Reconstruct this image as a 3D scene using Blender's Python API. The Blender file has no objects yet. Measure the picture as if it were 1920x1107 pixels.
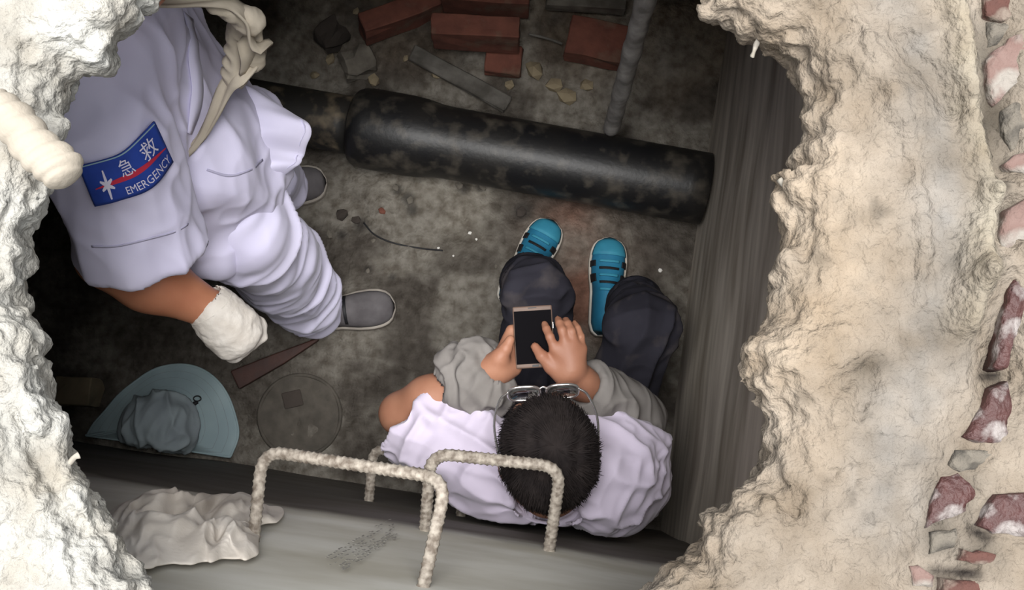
import bpy, bmesh, math, random
import numpy as np
from mathutils import Vector, Matrix
from mathutils.bvhtree import BVHTree

# ------------------------------------------------------------------ camera, light
scene = bpy.context.scene
COL = scene.collection
FPX = 2000.0
H = 2.95
TH = math.atan(297.0 / 2000.0)
cam_d = bpy.data.cameras.new('camera')
cam_d.sensor_width = 36.0
cam_d.lens = 36.0 * FPX / 1920.0
cam_d.clip_start = 0.05
cam = bpy.data.objects.new('camera', cam_d)
COL.objects.link(cam)
cam.location = (0, 0, H)
cam.rotation_euler = (TH, 0, 0)
scene.camera = cam

world = bpy.data.worlds.new('overcast_sky')
scene.world = world
world.use_nodes = True
wb = world.node_tree.nodes['Background']
wb.inputs[0].default_value = (0.93, 0.96, 1.0, 1)
wb.inputs[1].default_value = 1.1

sun_d = bpy.data.lights.new('hazy_sun', 'SUN')
sun_d.energy = 8.0
sun_d.angle = math.radians(42)
sun_d.color = (1.0, 0.985, 0.965)
sun = bpy.data.objects.new('hazy_sun', sun_d)
COL.objects.link(sun)
sun.rotation_euler = (math.radians(2), math.radians(1), 0)

scene.view_settings.view_transform = 'Standard'
scene.view_settings.look = 'None'
scene.view_settings.exposure = 0.15
scene.view_settings.gamma = 1.0
scene.view_settings.use_curve_mapping = False

# ------------------------------------------------------------------ helpers
rng = np.random.default_rng(7)
random.seed(7)
CT, ST = math.cos(TH), math.sin(TH)

def ray(u, v):
    x = (u - 960.0) / FPX
    y = (553.5 - v) / FPX
    return np.array([x, y * CT + ST, y * ST - CT])

def P(u, v, z):
    d = ray(u, v)
    t = (z - H) / d[2]
    return np.array([d[0] * t, d[1] * t, z])

YAW = math.radians(8.5)
EX = np.array([math.cos(YAW), -math.sin(YAW), 0.0])
EY = np.array([math.sin(YAW), math.cos(YAW), 0.0])
EZ = np.array([0, 0, 1.0])
NEAR = -0.137      # near wall along EY
RIGHT = 0.42       # right wall along EX
FAR = 1.62
LEFT = -1.75
ZSLAB0, ZSLAB = 1.885, 2.0

def room(s, t, z):
    return EX * s + EY * t + EZ * z

def near_lean(z):
    """the near wall is battered: above 1.15 m it leans back"""
    return max(0.0, z - 1.15) * 0.115

def PW(u, v, off=0.0):
    """pixel ray meets the near wall plane (off metres in front of it)"""
    d = ray(u, v)
    c = np.array([0, 0, H])
    z = 1.2
    for _ in range(60):
        t = (NEAR - near_lean(z) + off) / d.dot(EY)
        z = 0.5 * z + 0.5 * (c + d * t)[2]
    return c + d * t

def lerp(a, b, t):
    return a + (b - a) * t

# ---- vectorised value noise
def _h(i, j, k):
    n = (i.astype(np.int64) * 374761393 + j.astype(np.int64) * 668265263 + k.astype(np.int64) * 2147483647 // 3) & 0xffffffff
    n = ((n ^ (n >> 13)) * 1274126177) & 0xffffffff
    n = (n ^ (n >> 16)) & 0xffffff
    return n.astype(np.float32) / 8388607.5 - 1.0

def vnoise(p):
    p = np.asarray(p, dtype=np.float32)
    f = np.floor(p)
    w = p - f
    w = w * w * w * (w * (w * 6 - 15) + 10)
    i, j, k = (f[:, 0].astype(np.int64), f[:, 1].astype(np.int64), f[:, 2].astype(np.int64))
    r = 0
    for a in (0, 1):
        wa = w[:, 0] if a else 1 - w[:, 0]
        for b in (0, 1):
            wb_ = w[:, 1] if b else 1 - w[:, 1]
            for c in (0, 1):
                wc = w[:, 2] if c else 1 - w[:, 2]
                r = r + _h(i + a, j + b, k + c) * wa * wb_ * wc
    return r

def fbm(p, octaves=3, lac=2.1, gain=0.5):
    p = np.asarray(p, dtype=np.float32)
    r, a = 0, 1.0
    for o in range(octaves):
        r = r + a * vnoise(p + 17.3 * o)
        p = p * lac
        a *= gain
    return r

def ridge(p):
    return 1.0 - 2.0 * np.abs(vnoise(p))

# ---- mesh makers
def new_mesh(name, verts, faces, mat=None, parent=None, smooth=True):
    me = bpy.data.meshes.new(name)
    verts = np.asarray(verts, dtype=np.float32)
    if isinstance(faces, np.ndarray) and faces.ndim == 2:
        n, k = faces.shape
        me.vertices.add(len(verts))
        me.vertices.foreach_set('co', verts.ravel())
        me.loops.add(n * k)
        me.loops.foreach_set('vertex_index', faces.astype(np.int32).ravel())
        me.polygons.add(n)
        me.polygons.foreach_set('loop_start', np.arange(0, n * k, k, dtype=np.int32))
        me.update(calc_edges=True)
        me.validate()
    else:
        me.from_pydata([tuple(map(float, v)) for v in verts], [], [tuple(int(i) for i in f) for f in faces])
        me.update()
    if smooth:
        me.polygons.foreach_set('use_smooth', np.ones(len(me.polygons), dtype=bool))
    ob = bpy.data.objects.new(name, me)
    COL.objects.link(ob)
    if mat:
        me.materials.append(mat)
    if parent:
        ob.parent = parent
    return ob

def tag(o, label, cat=None, group=None, kind=None):
    o['label'] = label
    if cat:
        o['category'] = cat
    if group:
        o['group'] = group
    if kind:
        o['kind'] = kind
    return o

def empty(name, loc=(0, 0, 0)):
    o = bpy.data.objects.new(name, None)
    o.empty_display_size = 0.05
    o.location = tuple(loc)
    COL.objects.link(o)
    return o

def rebase(o, origin):
    """put a mesh object's origin at a world point without moving its geometry"""
    v = np.empty(len(o.data.vertices) * 3, dtype=np.float32)
    o.data.vertices.foreach_get('co', v)
    v = v.reshape(-1, 3) - np.asarray(origin, dtype=np.float32)
    o.data.vertices.foreach_set('co', v.ravel())
    o.data.update()
    o.location = tuple(float(x) for x in origin)

def adopt(child, par):
    """parent while keeping world placement (parents are unrotated, unscaled)"""
    base = Vector((0, 0, 0))
    q = par
    while q is not None:
        base = base + q.location
        q = q.parent
    child.parent = par
    child.location = child.location - base
    return child

def join_geo(parts):
    V, F, n = [], [], 0
    for v, f in parts:
        V.append(np.asarray(v, dtype=np.float32))
        F += [tuple(i + n for i in q) for q in f]
        n += len(v)
    return np.concatenate(V), F

def grid_faces(nu, nv, wrap_u=False, wrap_v=False, flip=False):
    F = []
    for i in range(nu if wrap_u else nu - 1):
        for j in range(nv if wrap_v else nv - 1):
            a = i * nv + j
            b = ((i + 1) % nu) * nv + j
            c = ((i + 1) % nu) * nv + (j + 1) % nv
            d = i * nv + (j + 1) % nv
            F.append((a, d, c, b) if flip else (a, b, c, d))
    return F

def frames(path):
    path = np.asarray(path, dtype=float)
    n = len(path)
    T = np.gradient(path, axis=0)
    T /= np.linalg.norm(T, axis=1)[:, None] + 1e-12
    up = np.array([0, 0, 1.0]) if abs(T[0][2]) < 0.9 else np.array([1.0, 0, 0])
    N = np.zeros_like(T)
    N[0] = up - T[0] * up.dot(T[0])
    N[0] /= np.linalg.norm(N[0])
    for i in range(1, n):
        q = N[i - 1] - T[i] * N[i - 1].dot(T[i])
        N[i] = q / (np.linalg.norm(q) + 1e-12)
    B = np.cross(T, N)
    return T, N, B

def tube_geo(path, rad, seg=12, caps=True, rfun=None):
    path = np.asarray(path, dtype=float)
    n = len(path)
    rad = np.full(n, rad) if np.isscalar(rad) else np.asarray(rad)
    T, N, B = frames(path)
    V = []
    ph = np.arange(seg) / seg * 2 * math.pi
    s = np.concatenate([[0], np.cumsum(np.linalg.norm(np.diff(path, axis=0), axis=1))])
    for i in range(n):
        r = rad[i] * (rfun(s[i], ph) if rfun else np.ones(seg))
        V.append(path[i] + (np.cos(ph) * r)[:, None] * N[i] + (np.sin(ph) * r)[:, None] * B[i])
    V = np.concatenate(V)
    F = grid_faces(n, seg, wrap_v=True)
    if caps:
        F.append(tuple(range(seg)))
        F.append(tuple((n - 1) * seg + k for k in reversed(range(seg))))
    return V, F

def spline(pts, n=40):
    pts = np.asarray(pts, dtype=float)
    m = len(pts)
    if m == 2:
        return np.array([lerp(pts[0], pts[1], t) for t in np.linspace(0, 1, n)])
    q = np.vstack([2 * pts[0] - pts[1], pts, 2 * pts[-1] - pts[-2]])
    out = []
    for t in np.linspace(0, m - 1 - 1e-6, n):
        i = int(t)
        f = t - i
        a, b, c, d = q[i], q[i + 1], q[i + 2], q[i + 3]
        out.append(0.5 * ((2 * b) + (-a + c) * f + (2 * a - 5 * b + 4 * c - d) * f * f + (-a + 3 * b - 3 * c + d) * f ** 3))
    return np.array(out)

def prism_geo(poly, z0, z1):
    n = len(poly)
    V = [(p[0], p[1], z0) for p in poly] + [(p[0], p[1], z1) for p in poly]
    F = [tuple(reversed(range(n))), tuple(range(n, 2 * n))]
    F += [(i, (i + 1) % n, n + (i + 1) % n, n + i) for i in range(n)]
    return np.array(V, dtype=np.float32), F

def box_geo(c, ax, ay, az):
    c = np.asarray(c, float)
    V = [c + sx * np.asarray(ax) + sy * np.asarray(ay) + sz * np.asarray(az)
         for sz in (-1, 1) for sx, sy in ((-1, -1), (1, -1), (1, 1), (-1, 1))]
    F = [(3, 2, 1, 0), (4, 5, 6, 7), (0, 1, 5, 4), (1, 2, 6, 5), (2, 3, 7, 6), (3, 0, 4, 7)]
    return np.array(V), F

def bevel_mod(o, w, seg=2):
    m = o.modifiers.new('bevel', 'BEVEL')
    m.width = w
    m.segments = seg
    m.limit_method = 'ANGLE'
    return o

# ---- signed distance modelling
class SDF:
    def __init__(self):
        self.ops = []          # (fn, centre, radius, k, op)
    def add(self, fn, c, r, k, op='u'):
        self.ops.append((fn, np.asarray(c, np.float32), float(r), k, op))
        return self
    def cone(self, a, b, r1, r2, k=0.02, op='u'):
        a = np.asarray(a, np.float32); b = np.asarray(b, np.float32)
        ba = b - a; L2 = float(ba.dot(ba)) + 1e-12
        def fn(p):
            q = p - a
            t = np.clip(q.dot(ba) / L2, 0, 1)
            return np.linalg.norm(q - t[:, None] * ba, axis=1) - (r1 + t * (r2 - r1))
        return self.add(fn, (a + b) / 2, math.sqrt(L2) / 2 + max(r1, r2), k, op)
    def flat(self, a, b, w1, d1, w2, d2, side, k=0.02, op='u'):
        """tapered capsule of elliptic section; w along side, d along the third axis"""
        a = np.asarray(a, np.float32); b = np.asarray(b, np.float32)
        ba = b - a; L = float(np.linalg.norm(ba)); ax = ba / L
        s = np.asarray(side, np.float32); s = s - ax * s.dot(ax); s = s / np.linalg.norm(s)
        n = np.cross(ax, s)
        def fn(p):
            q = p - a
            h = q.dot(ax)
            t = np.clip(h / L, 0, 1)
            w = w1 + t * (w2 - w1); d = d1 + t * (d2 - d1)
            m = np.minimum(w, d)
            k_ = np.sqrt((q.dot(s) / w) ** 2 + (q.dot(n) / d) ** 2 + ((h - t * L) / m) ** 2)
            return (k_ - 1) * m
        return self.add(fn, (a + b) / 2, L / 2 + max(w1, d1, w2, d2), k, op)
    def ell(self, c, r, R=None, k=0.02, op='u'):
        c = np.asarray(c, np.float32); r = np.asarray(r, np.float32)
        R = np.eye(3, dtype=np.float32) if R is None else np.asarray(R, np.float32)
        def fn(p):
            q = (p - c) @ R / r
            l = np.linalg.norm(q, axis=1)
            return (l - 1) * l / (np.linalg.norm(q / r, axis=1) + 1e-9)
        return self.add(fn, c, float(r.max()), k, op)
    def plane(self, c, n, op='i', k=0.0):
        c = np.asarray(c, np.float32); n = np.asarray(n, np.float32); n = n / np.linalg.norm(n)
        def fn(p):
            return (p - c).dot(n)
        return self.add(fn, c, 1e6, k, op)
    def group(self, other, k=0.02, op='u'):
        cs = np.array([o[1] for o in other.ops if o[2] < 1e5]); rs = np.array([o[2] for o in other.ops if o[2] < 1e5])
        c = cs.mean(0)
        R = float((np.linalg.norm(cs - c, axis=1) + rs).max())
        return self.add(lambda p: other.ev(p), c, R, k, op)
    def ev(self, p, cull=None):
        d = np.full(len(p), 1.0, np.float32)
        for fn, c, r, k, op in self.ops:
            if cull is not None and r < 1e5 and op != 'i':
                m = ((p - c) ** 2).sum(1) < (r + cull) ** 2
                if not m.any():
                    continue
                q = fn(p[m]).astype(np.float32); dd = d[m]
            else:
                m = None
                q = fn(p).astype(np.float32); dd = d
            if op == 'u':
                if k > 0:
                    hh = np.maximum(k - np.abs(dd - q), 0) / k
                    rr = np.minimum(dd, q) - hh * hh * k * 0.25
                else:
                    rr = np.minimum(dd, q)
            elif op == 's':
                rr = np.maximum(dd, -q)
            else:
                rr = np.maximum(dd, q)
            if m is None:
                d = rr
            else:
                d[m] = rr
        return d

def polygonise(sdf, lo, hi, h, disp=None):
    lo = np.asarray(lo, np.float32); hi = np.asarray(hi, np.float32)
    B = 8
    nb = np.ceil((hi - lo) / (h * B)).astype(int)
    n = nb * B
    vals = np.empty(tuple(n), np.float32)
    ctr = np.stack(np.meshgrid(*[lo[a] + (np.arange(nb[a]) + 0.5) * B * h for a in range(3)], indexing='ij'), -1).reshape(-1, 3).astype(np.float32)
    cd = sdf.ev(ctr)
    big = np.where(cd < 0, -1.0, 1.0).astype(np.float32).reshape(tuple(nb))
    vals[:] = np.repeat(np.repeat(np.repeat(big, B, 0), B, 1), B, 2)
    act = np.abs(cd) < h * B * 1.5
    idx = np.argwhere(act.reshape(tuple(nb)))
    off = np.stack(np.meshgrid(*[np.arange(B)] * 3, indexing='ij'), -1).reshape(-1, 3)
    CH = 1500
    for s in range(0, len(idx), CH):
        g = (idx[s:s + CH, None, :] * B + off[None]).reshape(-1, 3)
        p = lo + (g + 0.0).astype(np.float32) * h
        vals[g[:, 0], g[:, 1], g[:, 2]] = sdf.ev(p, cull=0.06)
    vals[0] = 1; vals[-1] = 1; vals[:, 0] = 1; vals[:, -1] = 1; vals[:, :, 0] = 1; vals[:, :, -1] = 1
    return surface_nets(vals, lo, h)

def surface_nets(vals, lo, h):
    s = vals < 0
    c = np.zeros(tuple(np.array(vals.shape) - 1), np.uint8)
    for a in (0, 1):
        for b in (0, 1):
            for d in (0, 1):
                c += s[a:a + c.shape[0], b:b + c.shape[1], d:d + c.shape[2]]
    mix = (c > 0) & (c < 8)
    idx = np.argwhere(mix)
    vid = np.full(c.shape, -1, np.int32)
    vid[mix] = np.arange(len(idx))
    corn = np.array([(a, b, d) for a in (0, 1) for b in (0, 1) for d in (0, 1)])
    cv = np.stack([vals[idx[:, 0] + o[0], idx[:, 1] + o[1], idx[:, 2] + o[2]] for o in corn], 1)
    cv = np.clip(cv, -3 * h, 3 * h)
    acc = np.zeros((len(idx), 3), np.float32); cnt = np.zeros(len(idx), np.float32)
    for i in range(8):
        for j in range(i + 1, 8):
            if np.abs(corn[i] - corn[j]).sum() != 1:
                continue
            m = (cv[:, i] < 0) != (cv[:, j] < 0)
            t = cv[m, i] / (cv[m, i] - cv[m, j])
            acc[m] += corn[i] + t[:, None] * (corn[j] - corn[i])
            cnt[m] += 1
    V = lo + (idx + acc / cnt[:, None]) * h
    Q = []
    for ax in range(3):
        o1, o2 = [(1, 2), (2, 0), (0, 1)][ax]
        sl0 = [slice(None)] * 3; sl1 = [slice(None)] * 3
        sl0[ax] = slice(0, -1); sl1[ax] = slice(1, None)
        a = s[tuple(sl0)]; b = s[tuple(sl1)]
        e = np.argwhere(a != b)
        ok = (e[:, o1] > 0) & (e[:, o2] > 0) & (e[:, o1] < vals.shape[o1] - 1) & (e[:, o2] < vals.shape[o2] - 1)
        e = e[ok]
        sg = a[e[:, 0], e[:, 1], e[:, 2]]
        def cell(d1, d2):
            q = e.copy(); q[:, o1] += d1; q[:, o2] += d2
            return vid[q[:, 0], q[:, 1], q[:, 2]]
        f = np.stack([cell(-1, -1), cell(0, -1), cell(0, 0), cell(-1, 0)], 1)
        f[~sg] = f[~sg][:, ::-1]
        Q.append(f)
    Q = np.concatenate(Q)
    Q = Q[(Q >= 0).all(1)]
    return V.astype(np.float32), Q

def normals(V, Q):
    n = np.cross(V[Q[:, 2]] - V[Q[:, 0]], V[Q[:, 3]] - V[Q[:, 1]])
    idx = Q.T.ravel()
    N = np.stack([np.bincount(idx, np.tile(n[:, a], 4), len(V)) for a in range(3)], 1).astype(np.float32)
    return N / (np.linalg.norm(N, axis=1)[:, None] + 1e-12)

def relax(V, Q, it=2, lam=0.5):
    a = np.concatenate([Q[:, 0], Q[:, 1], Q[:, 2], Q[:, 3]]); b = np.concatenate([Q[:, 1], Q[:, 2], Q[:, 3], Q[:, 0]])
    a, b = np.concatenate([a, b]), np.concatenate([b, a])
    cnt = np.maximum(np.bincount(a, minlength=len(V)), 1)[:, None]
    for _ in range(it):
        acc = np.stack([np.bincount(a, V[b, k], len(V)) for k in range(3)], 1)
        V = (V + lam * (acc / cnt - V)).astype(np.float32)
    return V

def solid(name, sdf, h, mat, parent=None, disp=None, relax_it=2, pad=0.03):
    lo = np.min([o[1] - o[2] for o in sdf.ops if o[2] < 1e5 and o[4] == 'u'], 0) - pad
    hi = np.max([o[1] + o[2] for o in sdf.ops if o[2] < 1e5 and o[4] == 'u'], 0) + pad
    V, Q = polygonise(sdf, lo, hi, h)
    V = relax(V, Q, relax_it)
    if disp is not None:
        N = normals(V, Q)
        V = V + N * disp(V, N)[:, None]
    return new_mesh(name, V, Q, mat, parent)

# ---- materials
def node(nt, t, **kw):
    n = nt.nodes.new(t)
    for k, v in kw.items():
        if k in n.inputs:
            n.inputs[k].default_value = v
        else:
            setattr(n, k, v)
    return n

def srgb(r, g, b):
    f = lambda c: ((c / 255 + 0.055) / 1.055) ** 2.4 if c / 255 > 0.04045 else c / 255 / 12.92
    return (f(r), f(g), f(b), 1)

def material(name, col, col2=None, scale=8, detail=5, rough=0.8, bump=0.2, bscale=60, bdist=0.003, metallic=0.0,
             attr=None, contrast=(0.35, 0.65), spec=0.5, col3=None, scale3=30, c3=(0.6, 0.7), sheen=0.0, stretch=None, alpha=None, coat=0.0):
    m = bpy.data.materials.new(name)
    m.use_nodes = True
    nt = m.node_tree
    b = nt.nodes['Principled BSDF']
    b.inputs['Roughness'].default_value = rough
    b.inputs['Metallic'].default_value = metallic
    b.inputs['Specular IOR Level'].default_value = spec
    if sheen:
        b.inputs['Sheen Weight'].default_value = sheen
    if coat:
        b.inputs['Coat Weight'].default_value = coat
    tc = node(nt, 'ShaderNodeTexCoord')
    src = tc.outputs['Object']
    if stretch:
        mp = node(nt, 'ShaderNodeMapping')
        mp.inputs['Scale'].default_value = stretch[:3]
        if len(stretch) > 3:
            mp.inputs['Rotation'].default_value = (0, 0, stretch[3])
        nt.links.new(src, mp.inputs[0])
        src = mp.outputs[0]
    def nz(sc, det=5):
        n = node(nt, 'ShaderNodeTexNoise')
        n.inputs['Scale'].default_value = sc
        n.inputs['Detail'].default_value = det
        nt.links.new(src, n.inputs['Vector'])
        return n.outputs['Fac']
    def ramp(fac, lo, hi):
        r = node(nt, 'ShaderNodeMapRange')
        r.inputs['From Min'].default_value = lo
        r.inputs['From Max'].default_value = hi
        nt.links.new(fac, r.inputs['Value'])
        return r.outputs['Result']
    def mix(fac, a, b_):
        x = node(nt, 'ShaderNodeMix', data_type='RGBA')
        if hasattr(fac, 'node'):
            nt.links.new(fac, x.inputs[0])
        else:
            x.inputs[0].default_value = fac
        for i, q in ((6, a), (7, b_)):
            if hasattr(q, 'node'):
                nt.links.new(q, x.inputs[i])
            else:
                x.inputs[i].default_value = q
        return x.outputs[2]
    c = col
    if attr:
        at = node(nt, 'ShaderNodeAttribute', attribute_name=attr)
        c = at.outputs['Color']
    if col2 is not None:
        if attr:
            mu = node(nt, 'ShaderNodeMix', data_type='RGBA', blend_type='MULTIPLY')
            mu.inputs[0].default_value = 1.0
            nt.links.new(c, mu.inputs[6])
            f = mix(ramp(nz(scale, detail), *contrast), (1, 1, 1, 1), col2)
            nt.links.new(f, mu.inputs[7])
            c = mu.outputs[2]
        else:
            c = mix(ramp(nz(scale, detail), *contrast), c, col2)
    if col3 is not None:
        c = mix(ramp(nz(scale3, 4), *c3), c, col3)
    if hasattr(c, 'node'):
        nt.links.new(c, b.inputs['Base Color'])
    else:
        b.inputs['Base Color'].default_value = c
    if bump:
        bp = node(nt, 'ShaderNodeBump')
        bp.inputs['Strength'].default_value = bump
        bp.inputs['Distance'].default_value = bdist
        nt.links.new(nz(bscale, 6), bp.inputs['Height'])
        nt.links.new(bp.outputs[0], b.inputs['Normal'])
    return m

def set_attr(o, rgb, name='Col'):
    a = o.data.color_attributes.new(name, 'FLOAT_COLOR', 'POINT')
    c = np.ones((len(o.data.vertices), 4), np.float32)
    c[:, :3] = rgb
    a.data.foreach_set('color', c.ravel())

def verts_of(o):
    v = np.empty(len(o.data.vertices) * 3, np.float32)
    o.data.vertices.foreach_get('co', v)
    return v.reshape(-1, 3)

M = {}
M['slab'] = material('dusty_concrete', None, srgb(215, 208, 199), scale=16, attr='Col', rough=0.95, bump=1.0, bscale=110, bdist=0.008, spec=0.15, contrast=(0.3, 0.7))
M['floor'] = material('pit_floor_mud', None, srgb(182, 176, 170), scale=38, attr='Col', rough=0.75, bump=1.0, bscale=75, bdist=0.010, spec=0.35, contrast=(0.35, 0.68))
M['wall'] = material('cement_render', srgb(212, 202, 188), srgb(148, 137, 124), scale=2.2, detail=2.5, rough=0.85, bump=0.12, bscale=12, bdist=0.004, stretch=(8, 0.7, 8, YAW), contrast=(0.3, 0.72), spec=0.3)
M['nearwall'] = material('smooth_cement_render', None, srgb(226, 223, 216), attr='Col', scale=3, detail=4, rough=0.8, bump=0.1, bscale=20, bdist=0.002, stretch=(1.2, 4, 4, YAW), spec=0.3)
M['darkwall'] = material('dark_brickwork', srgb(70, 62, 56), srgb(46, 40, 36), scale=5, rough=0.9, bump=0.6, bscale=25, bdist=0.01)
M['brick'] = material('red_brick', srgb(122, 74, 60), srgb(98, 58, 47), scale=20, rough=0.9, bump=0.5, bscale=90, bdist=0.003, col3=srgb(116, 94, 78), scale3=14, c3=(0.54, 0.72))
M['brickcrust'] = material('brick_with_lime_crust', srgb(66, 36, 33), srgb(52, 28, 26), scale=40, rough=0.6, bump=1.0, bscale=110, bdist=0.006, col3=srgb(126, 119, 116), scale3=34, c3=(0.5, 0.62))
M['brickout'] = material('weathered_red_brick', srgb(78, 46, 38), srgb(62, 38, 32), scale=30, rough=0.85, bump=1.0, bscale=110, bdist=0.006, col3=srgb(110, 98, 88), scale3=30, c3=(0.5, 0.62))
M['stoneout'] = material('grey_mortar_stone', srgb(98, 92, 83), srgb(66, 62, 56), scale=45, rough=0.95, bump=1.0, bscale=130, bdist=0.007, contrast=(0.42, 0.6))
M['rollcloth'] = material('cream_ribbed_cloth', srgb(158, 150, 138), srgb(146, 138, 126), scale=20, rough=0.95, bump=0.4, bscale=200, bdist=0.002, spec=0.1)
M['coverplate'] = material('muddy_cover', srgb(88, 82, 74), srgb(72, 67, 60), scale=30, rough=0.85, bump=0.6, bscale=60, bdist=0.005)
M['mortar'] = material('pale_mortar', srgb(150, 144, 134), srgb(130, 124, 114), scale=40, rough=0.95, bump=0.5, bscale=150, bdist=0.002)
M['brickpale'] = material('pink_brick_with_mortar', srgb(112, 92, 86), srgb(92, 68, 61), scale=26, rough=0.9, bump=1.0, bscale=90, bdist=0.006, col3=srgb(128, 122, 115), scale3=22, c3=(0.48, 0.6))
M['stone'] = material('grey_stone', srgb(120, 114, 104), srgb(84, 78, 70), scale=18, rough=0.9, bump=0.6, bscale=70, bdist=0.004)
M['tanstone'] = material('tan_block', srgb(150, 136, 110), srgb(116, 104, 84), scale=10, rough=0.9, bump=0.5, bscale=60, bdist=0.004)
M['rebar'] = material('whitewashed_rebar', srgb(156, 148, 137), srgb(96, 86, 76), scale=95, rough=0.75, bump=0.4, bscale=180, bdist=0.002)
M['pipe'] = material('black_plastic_pipe', srgb(24, 24, 26), srgb(38, 36, 34), scale=8, rough=0.45, bump=0.2, bscale=90, bdist=0.003, col3=srgb(90, 84, 75), scale3=22, c3=(0.5, 0.82))
M['pipedusty'] = material('dusty_black_pipe', srgb(44, 41, 37), srgb(26, 25, 24), scale=8, rough=0.6, bump=0.3, bscale=100, bdist=0.002, col3=srgb(112, 100, 82), scale3=18, c3=(0.5, 0.7))
M['pole'] = material('muddy_grey_pole', srgb(158, 154, 150), srgb(112, 108, 104), scale=24, rough=0.55, bump=0.6, bscale=60, bdist=0.004)
M['plank'] = material('grey_timber', srgb(110, 106, 100), srgb(76, 72, 66), scale=20, rough=0.85, bump=0.4, bscale=60, bdist=0.003)
M['redwood'] = material('wet_red_timber', srgb(74, 44, 36), srgb(52, 32, 27), scale=14, rough=0.6, bump=0.4, bscale=60, bdist=0.003)
M['uniform'] = material('lavender_white_cotton', srgb(226, 222, 246), srgb(216, 212, 238), scale=6, rough=0.9, bump=0.12, bscale=500, bdist=0.0006, spec=0.15, sheen=0.15)
M['trouser'] = M['uniform']
M['seam'] = material('shirt_seam_thread', srgb(186, 182, 208), None, rough=0.95, bump=0)
M['shirt2'] = material('pale_lilac_cotton', srgb(192, 183, 200), srgb(182, 173, 190), scale=6, rough=0.9, bump=0.12, bscale=500, bdist=0.0006, spec=0.15, sheen=0.15)
M['grey'] = material('grey_cotton_oversleeve', srgb(120, 116, 113), srgb(107, 103, 100), scale=12, rough=0.95, bump=0.2, bscale=400, bdist=0.0008, spec=0.1)
M['navy'] = material('dusty_navy_trousers', srgb(48, 47, 55), srgb(37, 36, 43), scale=7, rough=0.9, bump=0.2, bscale=300, bdist=0.001, spec=0.15, col3=srgb(88, 81, 79), scale3=11, c3=(0.55, 0.85))
M['skin'] = material('tanned_skin', srgb(186, 128, 98), srgb(172, 112, 84), scale=12, rough=0.55, bump=0.15, bscale=220, bdist=0.001, spec=0.35)
M['skin'].node_tree.nodes['Principled BSDF'].inputs['Subsurface Weight'].default_value = 0.06
M['skin'].node_tree.nodes['Principled BSDF'].inputs['Subsurface Radius'].default_value = (0.01, 0.004, 0.002)
M['skin2'] = material('light_tan_skin', srgb(148, 106, 84), srgb(134, 91, 71), scale=12, rough=0.55, bump=0.15, bscale=220, bdist=0.001, spec=0.35)
M['hair'] = material('black_hair', srgb(36, 31, 30), srgb(26, 22, 22), scale=30, rough=0.85, bump=0.3, bscale=200, bdist=0.002, spec=0.12)
M['glove'] = material('cotton_work_glove', srgb(226, 220, 212), srgb(206, 198, 188), scale=20, rough=0.95, bump=0.4, bscale=350, bdist=0.0015, spec=0.1)
M['canvas'] = material('beige_canvas', srgb(196, 186, 170), srgb(172, 162, 146), scale=12, rough=0.95, bump=0.3, bscale=300, bdist=0.001, spec=0.1)
M['dustcloth'] = material('dusty_off_white_cloth', srgb(226, 219, 210), srgb(200, 191, 180), scale=9, rough=0.95, bump=0.3, bscale=200, bdist=0.002, spec=0.1)
M['greyshoe'] = material('grey_canvas_shoe', srgb(112, 108, 110), srgb(92, 88, 90), scale=20, rough=0.9, bump=0.2, bscale=300, bdist=0.001, spec=0.2)
M['sole'] = material('pale_rubber_sole', srgb(206, 200, 190), srgb(180, 172, 160), scale=20, rough=0.7, bump=0.1, bscale=100, bdist=0.001)
M['greysole'] = material('grey_rubber_sole', srgb(168, 160, 150), srgb(140, 132, 124), scale=20, rough=0.7, bump=0.1, bscale=100, bdist=0.001)
M['blueshoe'] = material('blue_mesh_shoe', srgb(36, 122, 156), srgb(28, 106, 140), scale=20, rough=0.7, bump=0.2, bscale=300, bdist=0.001)
M['teal'] = material('light_teal_shoe_panel', srgb(58, 146, 172), srgb(46, 130, 158), scale=20, rough=0.7, bump=0.2, bscale=300, bdist=0.001)
M['black'] = material('black_rubber', srgb(24, 24, 28), None, rough=0.6, bump=0)
M['hat'] = material('teal_grey_hat_cotton', srgb(170, 190, 194), srgb(156, 176, 182), scale=10, rough=0.95, bump=0.2, bscale=350, bdist=0.001, spec=0.1)
M['hatcrown'] = material('faded_grey_hat_crown', srgb(160, 172, 176), srgb(146, 156, 162), scale=10, rough=0.95, bump=0.2, bscale=350, bdist=0.001, spec=0.1)
M['patchblue'] = material('embroidered_blue', srgb(38, 72, 168), srgb(32, 62, 150), scale=30, rough=0.8, bump=0.2, bscale=400, bdist=0.0005)
M['patchred'] = material('embroidered_red', srgb(196, 44, 70), None, rough=0.8, bump=0)
M['patchwhite'] = material('embroidered_white', srgb(226, 222, 240), None, rough=0.85, bump=0)
M['patchedge'] = material('pale_green_stitching', srgb(150, 180, 190), None, rough=0.85, bump=0)
M['screen'] = material('dark_glass_screen', srgb(16, 15, 17), None, rough=0.4, bump=0, spec=0.0)
M['bronze'] = material('bronze_phone_case', srgb(100, 82, 72), srgb(90, 73, 64), scale=20, rough=0.5, bump=0, spec=0.2)
M['steel'] = material('polished_steel_frame', srgb(210, 208, 206), None, rough=0.22, bump=0, metallic=0.9)
M['litterwhite'] = material('white_litter', srgb(225, 222, 216), None, rough=0.8, bump=0)
M['mark'] = material('worn_grey_stencil', srgb(124, 121, 115), srgb(150, 147, 140), scale=60, rough=0.85, bump=0)
M['lash'] = material('dark_ink', srgb(30, 24, 22), None, rough=0.7, bump=0)
g = bpy.data.materials.new('clear_lens')
g.use_nodes = True
gb = g.node_tree.nodes['Principled BSDF']
gb.inputs['Transmission Weight'].default_value = 1.0
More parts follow.
